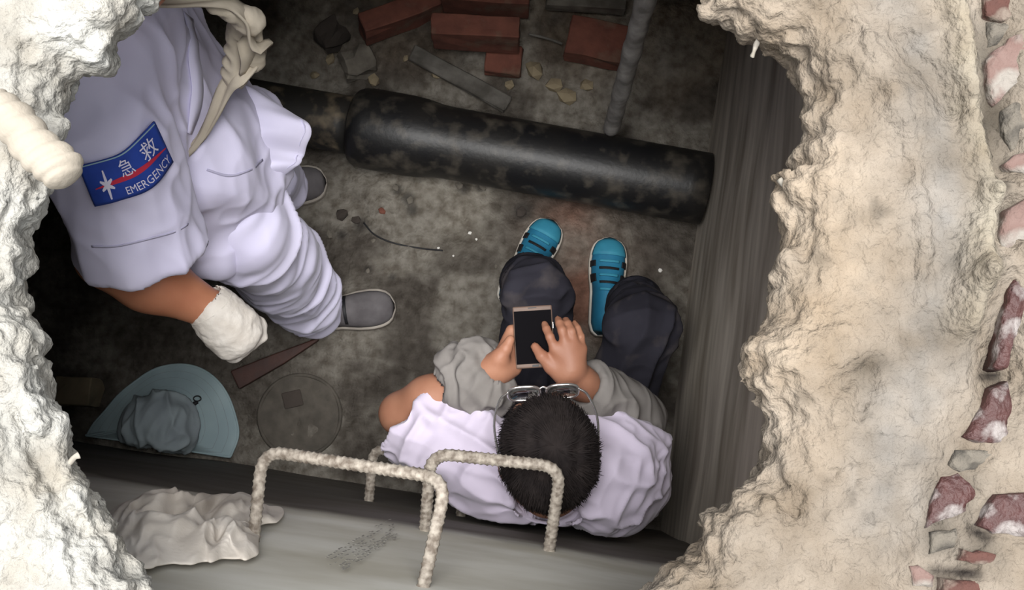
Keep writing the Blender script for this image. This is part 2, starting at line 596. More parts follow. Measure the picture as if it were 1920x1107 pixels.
gb.inputs['Roughness'].default_value = 0.03
gb.inputs['IOR'].default_value = 1.25
gb.inputs['Base Color'].default_value = (0.96, 0.97, 0.98, 1)
M['lens'] = g

# ------------------------------------------------------------------ the slab with the broken hole
HOLE = [(520, -430), (350, -330), (330, -150), (300, -60), (262, 0), (245, 28), (205, 70), (197, 95), (192, 120), (165, 125), (122, 135), (110, 152), (108, 200), (112, 232),  # unseen far end of the hole enlarged to let more light into the pit
        (98, 275), (92, 320), (80, 352), (65, 395), (37, 430), (46, 470), (30, 520), (36, 570), (74, 618), (80, 660), (97, 690), (97, 740),
        (126, 790), (130, 850), (150, 892), (168, 932), (205, 980), (240, 1040), (272, 1082), (290, 1112), (340, 1180), (470, 1262), (700, 1310),
        (960, 1290), (1100, 1205), (1160, 1140), (1202, 1105), (1222, 1086), (1258, 1054), (1283, 1042), (1310, 1014), (1318, 966), (1368, 930), (1380, 904), (1412, 884),
        (1426, 848), (1426, 786), (1410, 745), (1387, 714), (1387, 663), (1402, 625), (1446, 592), (1453, 556), (1443, 506), (1453, 465),
        (1471, 425), (1463, 364), (1463, 326), (1486, 304), (1491, 268), (1504, 223), (1514, 192), (1504, 152), (1488, 106), (1438, 83),
        (1402, 66), (1367, 38), (1321, 40), (1314, 0), (1300, -60), (1330, -200), (1260, -360), (1000, -450), (700, -470)]
ZE = 1.945
hp = np.array([P(u, v, ZE)[:2] for u, v in HOLE])

def poly_sd(pts, poly):
    """signed distance, negative inside"""
    d = np.full(len(pts), 1e9); ins = np.zeros(len(pts), bool)
    n = len(poly)
    for i in range(n):
        a, b = poly[i], poly[(i + 1) % n]
        e = b - a; w = pts - a
        t = np.clip(w @ e / (e @ e), 0, 1)
        d = np.minimum(d, ((w - t[:, None] * e) ** 2).sum(1))
        c = ((a[1] <= pts[:, 1]) != (b[1] <= pts[:, 1]))
        x = a[0] + (pts[:, 1] - a[1]) / (b[1] - a[1] + 1e-12) * e[0]
        ins ^= c & (pts[:, 0] < x)
    d = np.sqrt(d)
    return np.where(ins, -d, d)

def seg_dist(pts, line):
    d = np.full(len(pts), 1e9)
    for a, b in zip(line[:-1], line[1:]):
        e = b - a; w = pts - a
        t = np.clip(w @ e / (e @ e), 0, 1)
        d = np.minimum(d, np.sqrt(((w - t[:, None] * e) ** 2).sum(1)))
    return d

def pxline(l, z=2.0):
    return np.array([P(u, v, z)[:2] for u, v in l])

SX0, SX1, SY0, SY1 = -0.62, 0.62, -0.40, 0.80
FEAT = [  # (pixel polyline, half width m, height m)
    ([(1790, -20), (1815, 60), (1830, 180), (1852, 300), (1868, 370), (1845, 450), (1835, 520), (1820, 600)], 0.013, 0.026),
    ([(1868, 360), (1925, 340)], 0.010, 0.024),
    ([(1840, 520), (1925, 470)], 0.012, 0.020),
    ([(1590, -10), (1650, 110), (1690, 190), (1720, 300), (1740, 480), (1738, 560)], 0.008, 0.008),
    ([(20, 620), (60, 720), (90, 820), (120, 900), (190, 1000), (285, 1130)], 0.024, 0.020),
    ([(150, 0), (215, 40), (180, 100)], 0.03, 0.012),
    ([(1330, 10), (1420, 50), (1500, 90)], 0.03, 0.010),
    ([(1400, 690), (1480, 700), (1600, 760)], 0.05, 0.014),
    ([(1240, 1080), (1340, 1020), (1420, 930)], 0.04, 0.015),
    ([(10, 780), (60, 880), (110, 980), (190, 1090)], 0.010, -0.022),
    ([(1590, 720), (1640, 690), (1625, 760)], 0.012, -0.012),
    ([(1460, 900), (1500, 960)], 0.010, -0.014),
    ([(1700, 60), (1760, 140), (1800, 190)], 0.012, -0.012),
    ([(40, 60), (100, 60), (110, 130)], 0.014, -0.014),
    ([(60, 180), (70, 120)], 0.02, -0.012),
    ([(1880, -10), (1895, 330)], 0.03, -0.022),
    ([(1905, 380), (1900, 700)], 0.022, -0.02),
    ([(1900, 700), (1830, 850), (1790, 1000), (1740, 1110)], 0.03, -0.014),
]
FEATL = [(pxline(l), w, hh) for l, w, hh in FEAT]

def slab_sdf_grid():
    h = 0.0042
    nx, ny, nz = int((SX1 - SX0) / h), int((SY1 - SY0) / h), 44
    xs = SX0 + np.arange(nx) * h; ys = SY0 + np.arange(ny) * h
    zs = ZSLAB0 - 0.02 + np.arange(nz) * h
    g2 = np.stack(np.meshgrid(xs, ys, indexing='ij'), -1).reshape(-1, 2)
    g3 = np.c_[g2, np.zeros(len(g2))]
    d2 = poly_sd(g2, hp)                 # negative in the hole
    near = np.abs(d2) < 0.07
    gn3 = g3[near]
    top = np.full(len(g2), ZSLAB - 0.012)
    for l, w, hh in FEATL:
        top += hh * np.exp(-(seg_dist(g2, l) / w) ** 2)
    top += 0.010 * vnoise(g3 * 6) + 0.005 * vnoise(g3 * 19)
    side = np.maximum(np.abs(g2[:, 0]) - 0.60, np.maximum(g2[:, 1] - 0.78, -0.38 - g2[:, 1]))
    vals = np.empty((nx, ny, nz), np.float32)
    top = top.reshape(nx, ny); d2 = d2.reshape(nx, ny); side = side.reshape(nx, ny)
    for k in range(nz):
        z = zs[k]
        # the broken edge bulges at mid depth and crumbles away at the top
        f = (z - ZE) / 0.05
        gn3[:, 2] = z
        d2k = d2.ravel().copy()
        d2k[near] += 0.007 * vnoise(gn3 * 28) + 0.006 * vnoise(gn3 * 62 + 3)
        d2k = d2k.reshape(nx, ny)
        e = -d2k + 0.016 * f * f * 0.7 + 0.004
        a = z - top; b = ZSLAB0 - z
        kk = 0.055
        hh = np.maximum(kk - np.abs(e - a), 0) / kk
        m = np.maximum(e, a) + hh * hh * kk * 0.25
        vals[:, :, k] = np.maximum(np.maximum(m, b), side)
    vals[0] = 1; vals[-1] = 1; vals[:, 0] = 1; vals[:, -1] = 1; vals[:, :, 0] = 1; vals[:, :, -1] = 1
    return surface_nets(vals, np.array([SX0, SY0, zs[0]], np.float32), h)

V, Q = slab_sdf_grid()
V = relax(V, Q, 1)
N = normals(V, Q)
sm = np.clip((V[:, 0] - 0.10) / 0.2, 0, 1) * np.clip((V[:, 0] - 0.27) / 0.05, 0, 1)   # smoother render to the right
d_e = np.abs(poly_sd(V[:, :2].astype(float), hp))
rough_amt = np.clip(1.25 - d_e / 0.09, 0.3, 1.0)
cell = np.abs(vnoise(V * 48)) + 0.5 * np.abs(vnoise(V * 105 + 5))
crk = np.abs(vnoise(V * 17 + 9 + 0.6 * vnoise(V * 40)[:, None]))
dsp = rough_amt * (0.0075 * (cell - 0.5) + 0.003 * vnoise(V * 26 + 3)) + 0.0016 * vnoise(V * 150) + 0.0012 * vnoise(V * 230) - 0.005 * np.clip(1 - crk / 0.05, 0, 1) * np.clip(vnoise(V * 7 + 2) + .2, 0, 1)
V = V + N * dsp[:, None]
slab = new_mesh('ground_slab', V, Q, M['slab'])
# mineral colour of the slab: pale lime on the left, cream render on the right, grey cement strips
c_left = np.array(srgb(164, 163, 158)[:3]); c_right = np.array(srgb(130, 121, 110)[:3]); c_grey = np.array(srgb(118, 114, 109)[:3])
c_dark = np.array(srgb(80, 75, 68)[:3]); c_cream = np.array(srgb(138, 131, 118)[:3])
t = np.clip((V[:, 0] + 0.05) / 0.2, 0, 1)[:, None]
col = c_left * (1 - t) + c_right * t
def blend(line, w, c, amt=1.0, nz=0.4):
    global col
    f = np.exp(-(seg_dist(V[:, :2].astype(float), pxline(line)) / w) ** 2) * amt
    f = np.clip(f * (1 + nz * vnoise(V * 60)), 0, 1)[:, None]
    col = col * (1 - f) + c * f
blend([(1760, 130), (1790, 420), (1770, 600), (1700, 760), (1690, 950)], 0.040, c_grey, 0.9)
blend([(1690, 0), (1760, 130)], 0.03, c_grey, 0.7)
blend([(1885, 40), (1900, 260)], 0.022, c_dark, 0.9)
blend([(1830, 880), (1790, 1010), (1850, 1040)], 0.022, c_dark, 0.7)
blend([(1600, 700), (1640, 690)], 0.016, c_dark, 0.6, 0.9)
blend([(1508, 150), (1525, 230)], 0.012, c_grey, 0.9)
for l_ in ([(1836, 5), (1842, 50)], [(1872, 200), (1884, 320), (1900, 342)], [(1868, 702), (1912, 698)], [(1846, 1000), (1868, 1010)], [(1775, 1078), (1850, 1082)]):
    blend(l_, 0.005, np.array(srgb(38, 34, 32)[:3]), 0.95, 0.3)
blend(FEAT[0][0], 0.016, c_cream, 0.9)
blend([(1400, 60), (1520, 300), (1560, 500), (1480, 660)], 0.05, np.array(srgb(146, 134, 119)[:3]), 0.8)
ver = fbm(V * 22, 3)[:, None]
fine = fbm(V * 90 + 7, 2)[:, None]
pit = np.clip(fbm(V * 45 + 30, 2) - .75, 0, .5)[:, None]
big = fbm(V * 8 + 3, 2)[:, None]
col = col * (1 + 0.10 * big + 0.11 * ver + 0.08 * fine) * (1 - 0.8 * pit)
col = col * (1 - .35 * (np.clip(1 - crk / 0.06, 0, 1) * np.clip(vnoise(V * 7 + 2) + .2, 0, 1)))[:, None]
set_attr(slab, col)
tag(slab, 'broken dusty concrete slab with a ragged hole down to the pit', kind='structure')

# surrounding ground: a ring of ground around the slab so the pit stays roofed
def ring_geo():
    o = [(-3.2, -2.2), (3.2, -2.2), (3.2, 3.4), (-3.2, 3.4)]
    i = [(-0.598, -0.378), (0.598, -0.378), (0.598, 0.778), (-0.598, 0.778)]
    V = []
    for z in (1.886, 1.992):
        V += [(x, y, z) for x, y in o] + [(x, y, z) for x, y in i]
    F = []
    for k in range(4):
        n = (k + 1) % 4
        F += [(8 + k, 8 + n, 12 + n, 12 + k), (k, 4 + k, 4 + n, n), (k, n, 8 + n, 8 + k), (4 + k, 12 + k, 12 + n, 4 + n)]
    return V, F
gv, gf = ring_geo()
ground = new_mesh('surrounding_ground', gv, gf, material('dusty_ground', srgb(126, 118, 107), srgb(106, 98, 88), scale=9, rough=0.95, bump=1.0, bscale=45, bdist=0.02, spec=0.15), smooth=False)
tag(ground, 'dusty bare ground around the broken slab', kind='structure')

# ------------------------------------------------------------------ pit floor and walls
def build_floor():
    s0, s1, t0, t1 = LEFT - 0.03, RIGHT + 0.03, NEAR - 0.03, FAR + 0.03
    n, m = 250, 210
    S, T = np.meshgrid(np.linspace(s0, s1, n), np.linspace(t0, t1, m), indexing='ij')
    S = S.ravel(); T = T.ravel()
    pts = S[:, None] * EX + T[:, None] * EY
    x, y = pts[:, 0], pts[:, 1]
    p3 = np.c_[x, y, 0 * x]
    z = 0.006 * vnoise(p3 * 5) + 0.005 * vnoise(p3 * 16) + 0.003 * vnoise(p3 * 45) - 0.006
    # rubble bank behind the pipe, against the far wall
    bank = np.clip((T - 0.98) / 0.5, 0, 1)
    z += bank * (0.16 + 0.03 * vnoise(p3 * 6) + 0.018 * vnoise(p3 * 18))
    pts[:, 2] = z
    o = new_mesh('floor', pts, np.array(grid_faces(n, m)), M['floor'])
    V = pts
    grey = np.array(srgb(134, 129, 120)[:3]); dark = np.array(srgb(83, 77, 70)[:3]); sand = np.array(srgb(128, 109, 86)[:3]); rust = np.array(srgb(132, 96, 80)[:3])
    col = np.tile(grey, (len(V), 1))
    def b(f, c):
        nonlocal col
        f = np.clip(f, 0, 1)[:, None]
        col = col * (1 - f) + c * f
    nz = fbm(p3 * 7, 4)
    b(0.5 + 1.3 * nz - 0.25, dark)
    lx = pxline
    b(np.exp(-(seg_dist(V[:, :2], pxline([(1080, 450), (1110, 500), (1090, 570)], 0)) / 0.10) ** 2) * (0.8 + 0.5 * nz), rust)
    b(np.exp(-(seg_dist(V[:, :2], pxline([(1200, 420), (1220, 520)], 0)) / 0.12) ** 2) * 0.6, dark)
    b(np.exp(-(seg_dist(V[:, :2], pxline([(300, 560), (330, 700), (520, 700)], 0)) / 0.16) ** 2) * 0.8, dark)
    b(np.exp(-(seg_dist(V[:, :2], pxline([(760, 340), (880, 360), (860, 420)], 0)) / 0.09) ** 2) * 0.5, np.array(srgb(158, 152, 140)[:3]))
    for (u, v, r) in [(745, 355, .016), (765, 372, .02), (772, 392, .018), (675, 420, .022), (980, 395, .03), (690, 505, .012), (640, 440, .015), (735, 520, .01), (870, 352, .02), (900, 350, .014)]:
        b(np.exp(-(np.linalg.norm(V[:, :2] - P(u, v, 0)[:2], axis=1) / r) ** 4) * 0.85, np.array(srgb(58, 54, 50)[:3]))
    b(bank * (0.75 + 0.6 * fbm(p3 * 9 + 4, 3)), sand)
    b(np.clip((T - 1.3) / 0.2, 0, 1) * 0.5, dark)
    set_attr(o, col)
    return o
floor = build_floor()
tag(floor, 'damp dirty concrete floor of the pit with rubble bank', kind='structure')
FV = verts_of(floor)
def floor_z(x, y):
    d = (FV[:, 0] - x) ** 2 + (FV[:, 1] - y) ** 2
    return float(FV[np.argsort(d)[:4], 2].mean())

def wall(name, a, b, z0, z1, thick, nrm, mat, label, lean=None):
    """vertical wall from a to b (xy) with a slightly uneven plastered face"""
    a = np.asarray(a, float); b = np.asarray(b, float); nrm = np.asarray(nrm, float)
    n, m = 90, 90
    V = []
    for i in range(n):
        for j in range(m):
            p = lerp(a, b, i / (n - 1)) + EZ * lerp(z0, z1, j / (m - 1))
            V.append(p - (nrm * lean(p[2]) if lean else 0))
    V = np.array(V)
    front = V - nrm * 0.006 + nrm * (0.005 * vnoise(V * np.array([4, 4, 4])))[:, None]
    back = V - nrm * thick
    nn = len(V)
    F = grid_faces(n, m)
    F2 = [tuple(nn + i for i in reversed(f)) for f in F]
    E = []
    edge = [i * m for i in range(n)] + [(n - 1) * m + j for j in range(1, m)] + [i * m + m - 1 for i in reversed(range(n - 1))] + [j for j in reversed(range(1, m - 1))]
    for k in range(len(edge)):
        p, q = edge[k], edge[(k + 1) % len(edge)]
        E.append((q, p, nn + p, nn + q))
    o = new_mesh(name, np.vstack([front, back]), np.array(F + F2 + E), mat)
    bm = bmesh.new(); bm.from_mesh(o.data); bmesh.ops.recalc_face_normals(bm, faces=bm.faces); bm.to_mesh(o.data); bm.free()
    return tag(o, label, kind='structure')
ZT = 1.884
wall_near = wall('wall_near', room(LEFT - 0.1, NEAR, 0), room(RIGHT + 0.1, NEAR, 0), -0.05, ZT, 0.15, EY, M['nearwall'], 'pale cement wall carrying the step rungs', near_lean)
WV = verts_of(wall_near)
shade_edge = WV[:, 2] - 1.12 + .05 * vnoise(WV * np.array([6, 6, 3])) + .02 * vnoise(WV * 22)      # shade on the lower wall, painted into its colour
tf = np.clip(shade_edge / .10 + .5, 0, 1)[:, None]
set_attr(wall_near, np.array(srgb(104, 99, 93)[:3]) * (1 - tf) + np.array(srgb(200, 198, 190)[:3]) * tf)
wall_right = wall('wall_right', room(RIGHT, NEAR - 0.1, 0), room(RIGHT, FAR + 0.1, 0), -0.05, ZT, 0.15, -EX, M['wall'], 'streaked grey cement wall beside the sitting man')
wall_far = wall('wall_far', room(LEFT - 0.1, FAR, 0), room(RIGHT + 0.1, FAR, 0), -0.05, ZT, 0.15, -EY, M['darkwall'], 'dark far wall of the pit above the rubble bank')
wall_left = wall('wall_left', room(LEFT, NEAR - 0.1, 0), room(LEFT, FAR + 0.1, 0), -0.05, ZT, 0.15, EX, M['darkwall'], 'dark left wall of the pit')

# ------------------------------------------------------------------ figures
def rot_axes(x, y, z):
    return np.stack([np.asarray(x, float), np.asarray(y, float), np.asarray(z, float)], 1)

def unit(v):
    v = np.asarray(v, float)
    return v / np.linalg.norm(v)

def folds(axis, f_along, f_across, amp, seed=0.0, sharp=True):
    """displacement whose folds run along `axis`"""
    ax = unit(axis)
    u = unit(np.cross(ax, [0.3, 0.5, 0.81])); w = np.cross(ax, u)
    R = np.stack([ax * f_along, u * f_across, w * f_across], 1).astype(np.float32)
    def fn(V, Nn):
        q = V @ R + seed
        q = q + 0.28 * vnoise(V * 7 + seed)[:, None]
        n = vnoise(q)
        return amp * ((1 - 2 * np.abs(n)) if sharp else n)
    return fn

def shoe(name, heel, toe, width, upper_mat, sole_mat, height=0.085, sole_h=0.022, parent=None, zf=0.0):
    heel = np.array([heel[0], heel[1], zf]); toe = np.array([toe[0], toe[1], zf])
    d = toe - heel; L = np.linalg.norm(d); d = d / L
    s = np.array([-d[1], d[0], 0])
    tt = np.linspace(0, 1, 26)
    wprof = np.interp(tt, [0, .04, .12, .3, .45, .62, .75, .86, .94, .985, 1], [.30, .58, .74, .78, .80, .96, 1.0, .93, .74, .42, .12]) * width / 2
    hprof = np.interp(tt, [0, .05, .15, .3, .42, .55, .7, .85, .95, 1], [.55, .85, 1.0, 1.0, .98, .82, .62, .50, .36, .16]) * height
    nph = 17
    V = []
    for t_, w_, h_ in zip(tt, wprof, hprof):
        for ph in np.linspace(0, math.pi, nph):
            c = math.cos(ph); q = math.sin(ph) ** 0.75 if math.sin(ph) > 0 else 0
            V.append(heel + d * L * t_ + s * w_ * c * (0.97 if q < .5 else 0.97 - 0.10 * (q - .5)) + EZ * (sole_h + h_ * q))
    up = new_mesh(name, V, grid_faces(26, nph, flip=False), upper_mat, None)
    bm = bmesh.new(); bm.from_mesh(up.data); bmesh.ops.holes_fill(bm, edges=bm.edges); bmesh.ops.recalc_face_normals(bm, faces=bm.faces); bm.to_mesh(up.data); bm.free()
    # sole
    R = []
    for sgn in (1, -1):
        rng_ = range(26) if sgn == 1 else reversed(range(26))
        for i in rng_:
            R.append((heel + d * L * (tt[i] * 1.012 - 0.006) + s * sgn * (wprof[i] + 0.005))[:2])
    SV, SF = prism_geo(R, zf, zf + sole_h + 0.006)
    so = new_mesh('sole', SV, SF, sole_mat, None, smooth=False)
    bevel_mod(so, 0.004, 2)
    return up, so, (heel, d, s, L, tt, wprof, hprof, sole_h)

def shoe_band(info, t0, t1, a0, a1, off, mat, name):
    """strip of material hugging a shoe's upper from t0..t1 along it, a0..a1 in angle"""
    heel, d, s, L, tt, wprof, hprof, sole_h = info
    V = []
    nu, nv = 6, 14
    for t_ in np.linspace(t0, t1, nu):
        w_ = np.interp(t_, tt, wprof); h_ = np.interp(t_, tt, hprof)
        for ph in np.linspace(a0, a1, nv):
            c = math.cos(ph); q = max(math.sin(ph), 0) ** 0.75
            o = off
            V.append(heel + d * L * t_ + s * (w_ + o) * c * (0.97 if q < .5 else 0.97 - 0.10 * (q - .5)) + EZ * (sole_h + (h_ + o) * q))
    o = new_mesh(name, V, grid_faces(nu, nv), mat)
    m = o.modifiers.new('thick', 'SOLIDIFY'); m.thickness = 0.003; m.offset = 0
    return o

# ================================================== the ambulance man standing at the left
def standing_man():
    fwd = unit([1.0, -0.05, 0]); lat = unit([0.05, 1.0, 0])       # faces image right, his left is image up
    g0 = P(560, 462, 0)
    def B(f, l, z):
        return np.array([g0[0], g0[1], 0]) + fwd * f + lat * l + EZ * z
    rsh = P(190, 262, 1.36); shc = P(195, 15, 1.38); lsh = P(200, -235, 1.38)
    hip = B(0.0, 0.0, 0.92)
    r_ank = P(586, 578, 0.09); l_ank = P(528, 352, 0.09)
    r_hip = P(455, 430, 0.88); l_hip = P(360, 235, 0.90)
    r_knee = P(528, 505, 0.48); l_knee = P(440, 295, 0.49)
    elbow = P(202, 482, 1.14); wrist = P(404, 586, 1.03); hand = P(440, 628, 1.00)
    head = P(165, -95, 1.62)
    nk = P(190, -35, 1.42)
    # --- body, one continuous skin surface
    b = SDF()
    b.flat(B(-.02, 0, .95), shc - EZ * .08 - fwd * .02, .13, .07, .15, .065, lat, k=.03)
    b.cone(nk - EZ * .05, head - EZ * .08, .055, .052, k=.04)
    b.ell(head, (.095, .078, .115), rot_axes(fwd, lat, EZ), k=.03)
    b.ell(head + fwd * .03 - EZ * .065, (.06, .055, .05), rot_axes(fwd, lat, EZ), k=.03)
    b.cone(head + fwd * .093 + EZ * .01, head + fwd * .112 - EZ * .025, .008, .014, k=.015)
    b.cone(head + fwd * .088 - lat * .02 - EZ * .058, head + fwd * .088 + lat * .02 - EZ * .058, .008, .008, k=.012)
    for sg in (-1, 1):
        b.ell(head + lat * sg * .08 - EZ * .005, (.018, .010, .032), rot_axes(fwd, lat, EZ), k=.008)
        b.ell(head + fwd * .083 + lat * sg * .032 + EZ * .012, (.012, .018, .010), rot_axes(fwd, lat, EZ), k=.006, op='s' if False else 'u')
    b.cone(lerp(shc, rsh, .5), rsh, .06, .055, k=.03)
    b.cone(lerp(shc, lsh, .5), lsh, .06, .055, k=.03)
    up_mid = lerp(rsh, elbow, .5)
    b.cone(rsh, up_mid, .052, .046, k=.03)
    b.cone(up_mid, elbow, .046, .042, k=.03)
    fm = lerp(elbow, wrist, .38)
    b.cone(elbow, fm, .054, .055, k=.03)
    b.cone(fm, wrist, .055, .033, k=.03)
    b.cone(wrist, lerp(wrist, hand, .6), .030, .032, k=.02)
    # left arm bent up, hand at the strap
    lel = lsh + np.array([.0, .05, -.28]); lwr = lel + np.array([.12, .03, -.19])
    b.cone(lsh, lel, .052, .042, k=.03); b.cone(lel, lwr, .044, .031, k=.03)
    b.cone(lwr, lwr + fwd * .06 - EZ * .02, .03, .034, k=.02)
    for i, q in enumerate((-.024, -.008, .008, .024)):
        a = lwr + fwd * .08 + EZ * (.025 + q); c_ = a + fwd * .028 - lat * .02
        b.cone(a, c_, .0095, .009, k=.006); b.cone(c_, c_ - fwd * .01 - lat * .028, .009, .008, k=.005)
    b.cone(lwr + fwd * .04 + EZ * .04, lwr + fwd * .07 + EZ * .062 - lat * .02, .011, .009, k=.008)
    # legs inside the trousers
    for hp_, kn, an in ((r_hip, r_knee, r_ank), (l_hip, l_knee, l_ank)):
        b.cone(hp_, kn, .07, .05, k=.03); b.cone(kn, an, .048, .034, k=.03)
        b.cone(hp_, B(-.02, 0, .95), .08, .10, k=.04)
    man = solid('person', b, 0.005, M['skin'])
    tag(man, 'person standing in lavender-white short-sleeved uniform with a blue sleeve patch and white glove', 'person')
    # --- hair
    hs = SDF().ell(head + EZ * .018 - fwd * .012, (.104, .087, .112), rot_axes(fwd, lat, EZ))
    hs.plane(head + EZ * .02 + fwd * .03, unit(fwd * 0.75 - EZ * 0.66))
    hs.ell(head + fwd * .05 - EZ * .06, (.10, .09, .10), op='s')
    solid('hair', hs, 0.005, M['hair'], man, disp=lambda V, N_: .003 * vnoise(V * 90))
    for sg in (-1, 1):
        e = SDF().ell(head + fwd * .090 + lat * sg * .032 + EZ * .012, (.006, .011, .006), rot_axes(fwd, lat, EZ))
        solid('eye', e, 0.002, M['lash'], man, pad=.01)
    # --- trousers
    t = SDF()
    t.flat(B(0, 0, .84), B(0, 0, .98), .175, .125, .165, .118, lat, k=.05)
    r_hem = r_ank + EZ * -.03; l_hem = l_ank + EZ * -.03
    t.cone(r_hip, r_knee, .098, .094, k=.06); t.cone(r_knee, lerp(r_knee, r_hem, .6), .094, .086, k=.04); t.cone(lerp(r_knee, r_hem, .6), r_hem, .086, .072, k=.03)
    t.cone(l_hip, l_knee, .098, .085, k=.06); t.cone(l_knee, l_hem, .085, .066, k=.04)
    t.plane((0, 0, .055), (0, 0, -1))
    f1 = folds(unit(np.array([1, -.95, -.35])), .9, 14, .012, 3.1)
    f2 = folds(unit(np.array([.5, -.2, 1.0])), 1.4, 17, .006, 9.7)
    f4 = folds(unit(np.array([.9, -.3, .1])), 2, 30, .002, 4.0)
    def leg_folds(V, N_):
        x, y, z = V[:, 0], V[:, 1], V[:, 2]
        wob = .6 * vnoise(V * 6 + 4)
        q = np.c_[x * 4.5, y * 4.5, z * 13 + 7 * x - 3 * y + wob]
        q2 = np.c_[x * 7 + 3, y * 7, z * 24 - 8 * x + 5 * y + wob]
        r1 = 1 - 2 * np.abs(vnoise(q)); r2 = 1 - 2 * np.abs(vnoise(q2))
        return .012 * r1 + .006 * r2 + .35 * f2(V, N_) - .003
    tr = solid('trousers', t, 0.005, M['trouser'], man, disp=leg_folds, relax_it=3)
    # --- shirt: loose boxy tunic
    s = SDF()
    chest = P(243, 132, 1.24)
    s.flat(B(.015, -.01, .93), chest, .150, .140, .185, .104, lat, k=.03)
    s.flat(chest, shc, .195, .108, .15, .072, lat, k=.04)
    s.cone(shc, nk, .10, .085, k=.05)
    s.flat(P(362, 255, 1.08), P(485, 255, .87), .095, .085, .090, .065, lat, k=.05)     # loose front tail
    s.flat(P(370, 300, 1.1), P(420, 340, .9), .09, .07, .10, .07, lat, k=.05)
    s.flat(B(-.03, -.10, 1.0), P(385, 455, .92), .11, .09, .075, .06, fwd, k=.06)      # side tail under the sleeve
    s.plane((0, 0, .835), (-.10, 0.0, -1))
    s.cone(lerp(shc, rsh, .55), rsh, .10, .088, k=.05)
    s.cone(lerp(shc, lsh, .55), lsh, .10, .085, k=.05)
    # sleeves
    cuff = P(268, 462, 1.17); cuff_dir = unit(cuff - rsh)
    sl = SDF()
    sl.cone(rsh, cuff + cuff_dir * .06, .088, .108, k=0)
    sl.cone(rsh + cuff_dir * .10, cuff + cuff_dir * .16, .070, .097, k=0, op='s')
    cn = unit(P(300, 560, 1.10) - P(240, 380, 1.25))
    sl.plane(cuff, cn)
    s.group(sl, k=.035)
    llow = lerp(lsh, lel, .75); ldir = unit(llow - lsh)
    sr = SDF()
    sr.cone(lsh, llow + ldir * .05, .085, .098, k=0)
    sr.cone(lsh + ldir * .10, llow + ldir * .12, .06, .086, k=0, op='s')
    sr.plane(llow, ldir)
    s.group(sr, k=.035)
    # neck opening
    s.cone(nk + EZ * .035, head, .06, .09, op='s')
    g1 = folds(unit(rsh - P(480, 330, .9)), 1.3, 10, .011, 1.7)
    g2 = folds(unit([.25, .2, 1.0]), 1.6, 15, .007, 5.5)
    g3 = folds(unit([.9, -.9, -.35]), 1.6, 18, .004, 12.2)
    g4 = folds(unit(P(300, 60, 1.3) - P(330, 330, 1.05)), 1.5, 21, .0055, 8.1)
    g5 = folds(unit(rsh - cuff), 2.0, 16, .004, 14.1)
    def shirt_disp(V, N_):
        low = np.clip((1.3 - V[:, 2]) / .3, .55, 1)
        return (g1(V, N_) + g2(V, N_)) * low + g3(V, N_) + g4(V, N_) + g5(V, N_)
    sh = solid('shirt', s, 0.005, M['uniform'], man, disp=shirt_disp, relax_it=2)
    # --- the loose shirt tail flying out in front
    top_e = spline([P(440, 155, 1.07), P(395, 205, 1.08), P(395, 270, 1.06), P(410, 335, .99), P(410, 380, .95)], 22)
    hem_e = spline([P(505, 190, 1.00), P(586, 240, .97), P(572, 288, .945), P(560, 318, .93), P(478, 352, .93)], 22)
    TV = []
    for i in range(22):
        for j in range(16):
            q = j / 15
            p = lerp(top_e[i], hem_e[i], q)
            p = p + EZ * (.035 * math.sin(q * math.pi * .9) + .010 * math.sin(i * .75 + q * 3) * q + .006 * math.sin(i * 1.7 + 1 - q * 2) * q) - EZ * .03 * (1 - q) ** 3
            TV.append(p)
    tail = new_mesh('shirt_tail', TV, grid_faces(22, 16), M['uniform'], sh)
    m = tail.modifiers.new('thick', 'SOLIDIFY'); m.thickness = .004; m.offset = 0
    m = tail.modifiers.new('sub', 'SUBSURF'); m.levels = 1; m.render_levels = 1
    hv, hf = tube_geo(np.array(TV).reshape(22, 16, 3)[:, -2] + EZ * .0025, .0014, 6)
    new_mesh('tail_hem', hv, hf, M['seam'], sh)
    # --- placket, collar, cuff hem, pocket as stitched strips laid on the shirt
    bv = BVHTree.FromPolygons([Vector(v) for v in verts_of(sh)], [tuple(p.vertices) for p in sh.data.polygons])
    camp = Vector((0, 0, H))
    def on(u, v, off=.002, bvh=bv):
        d = Vector(ray(u, v)).normalized()
        hit = bvh.ray_cast(camp, d)
        if hit[0] is None:
            nr = bvh.find_nearest(camp + d * 1.8)
            return np.array(nr[0] + nr[1] * off)
        n = hit[1]
        if n.dot(d) > 0:
            n = -n
        return np.array(hit[0] + n * off)
    def strip(name, line, w, mat, parent, thick=.0012, off=.0008, n=30, sub=None):
        c = spline([on(u, v, off) for u, v in line], n)
        T_, _, _ = frames(c)
        A, Bp = [], []
        for i in range(n):
            nr = bv.find_nearest(Vector(c[i]))
            nn = np.array(nr[1]); sd = np.cross(T_[i], nn); sd /= np.linalg.norm(sd) + 1e-9
            c0 = np.array(nr[0]) + nn * off
            A.append(c0 + sd * w); Bp.append(c0 - sd * w)
        A, Bp = np.array(A), np.array(Bp)
        for _ in range(6):
            A[1:-1] = (A[:-2] + A[2:]) / 4 + A[1:-1] / 2; Bp[1:-1] = (Bp[:-2] + Bp[2:]) / 4 + Bp[1:-1] / 2
        Vv = np.array([q for ab in zip(A, Bp) for q in ab])
        o = new_mesh(name, Vv, grid_faces(n, 2), mat, parent)
        m = o.modifiers.new('thick', 'SOLIDIFY'); m.thickness = thick; m.offset = 0
        return o
    strip('placket', [(350, 30), (360, 90), (366, 140), (366, 190), (352, 250)], .013, M['uniform'], sh, thick=.003, off=.003)
    strip('cuff_hem', [(172, 462), (215, 462), (262, 452), (310, 440), (352, 420)], .002, M['seam'], sh)
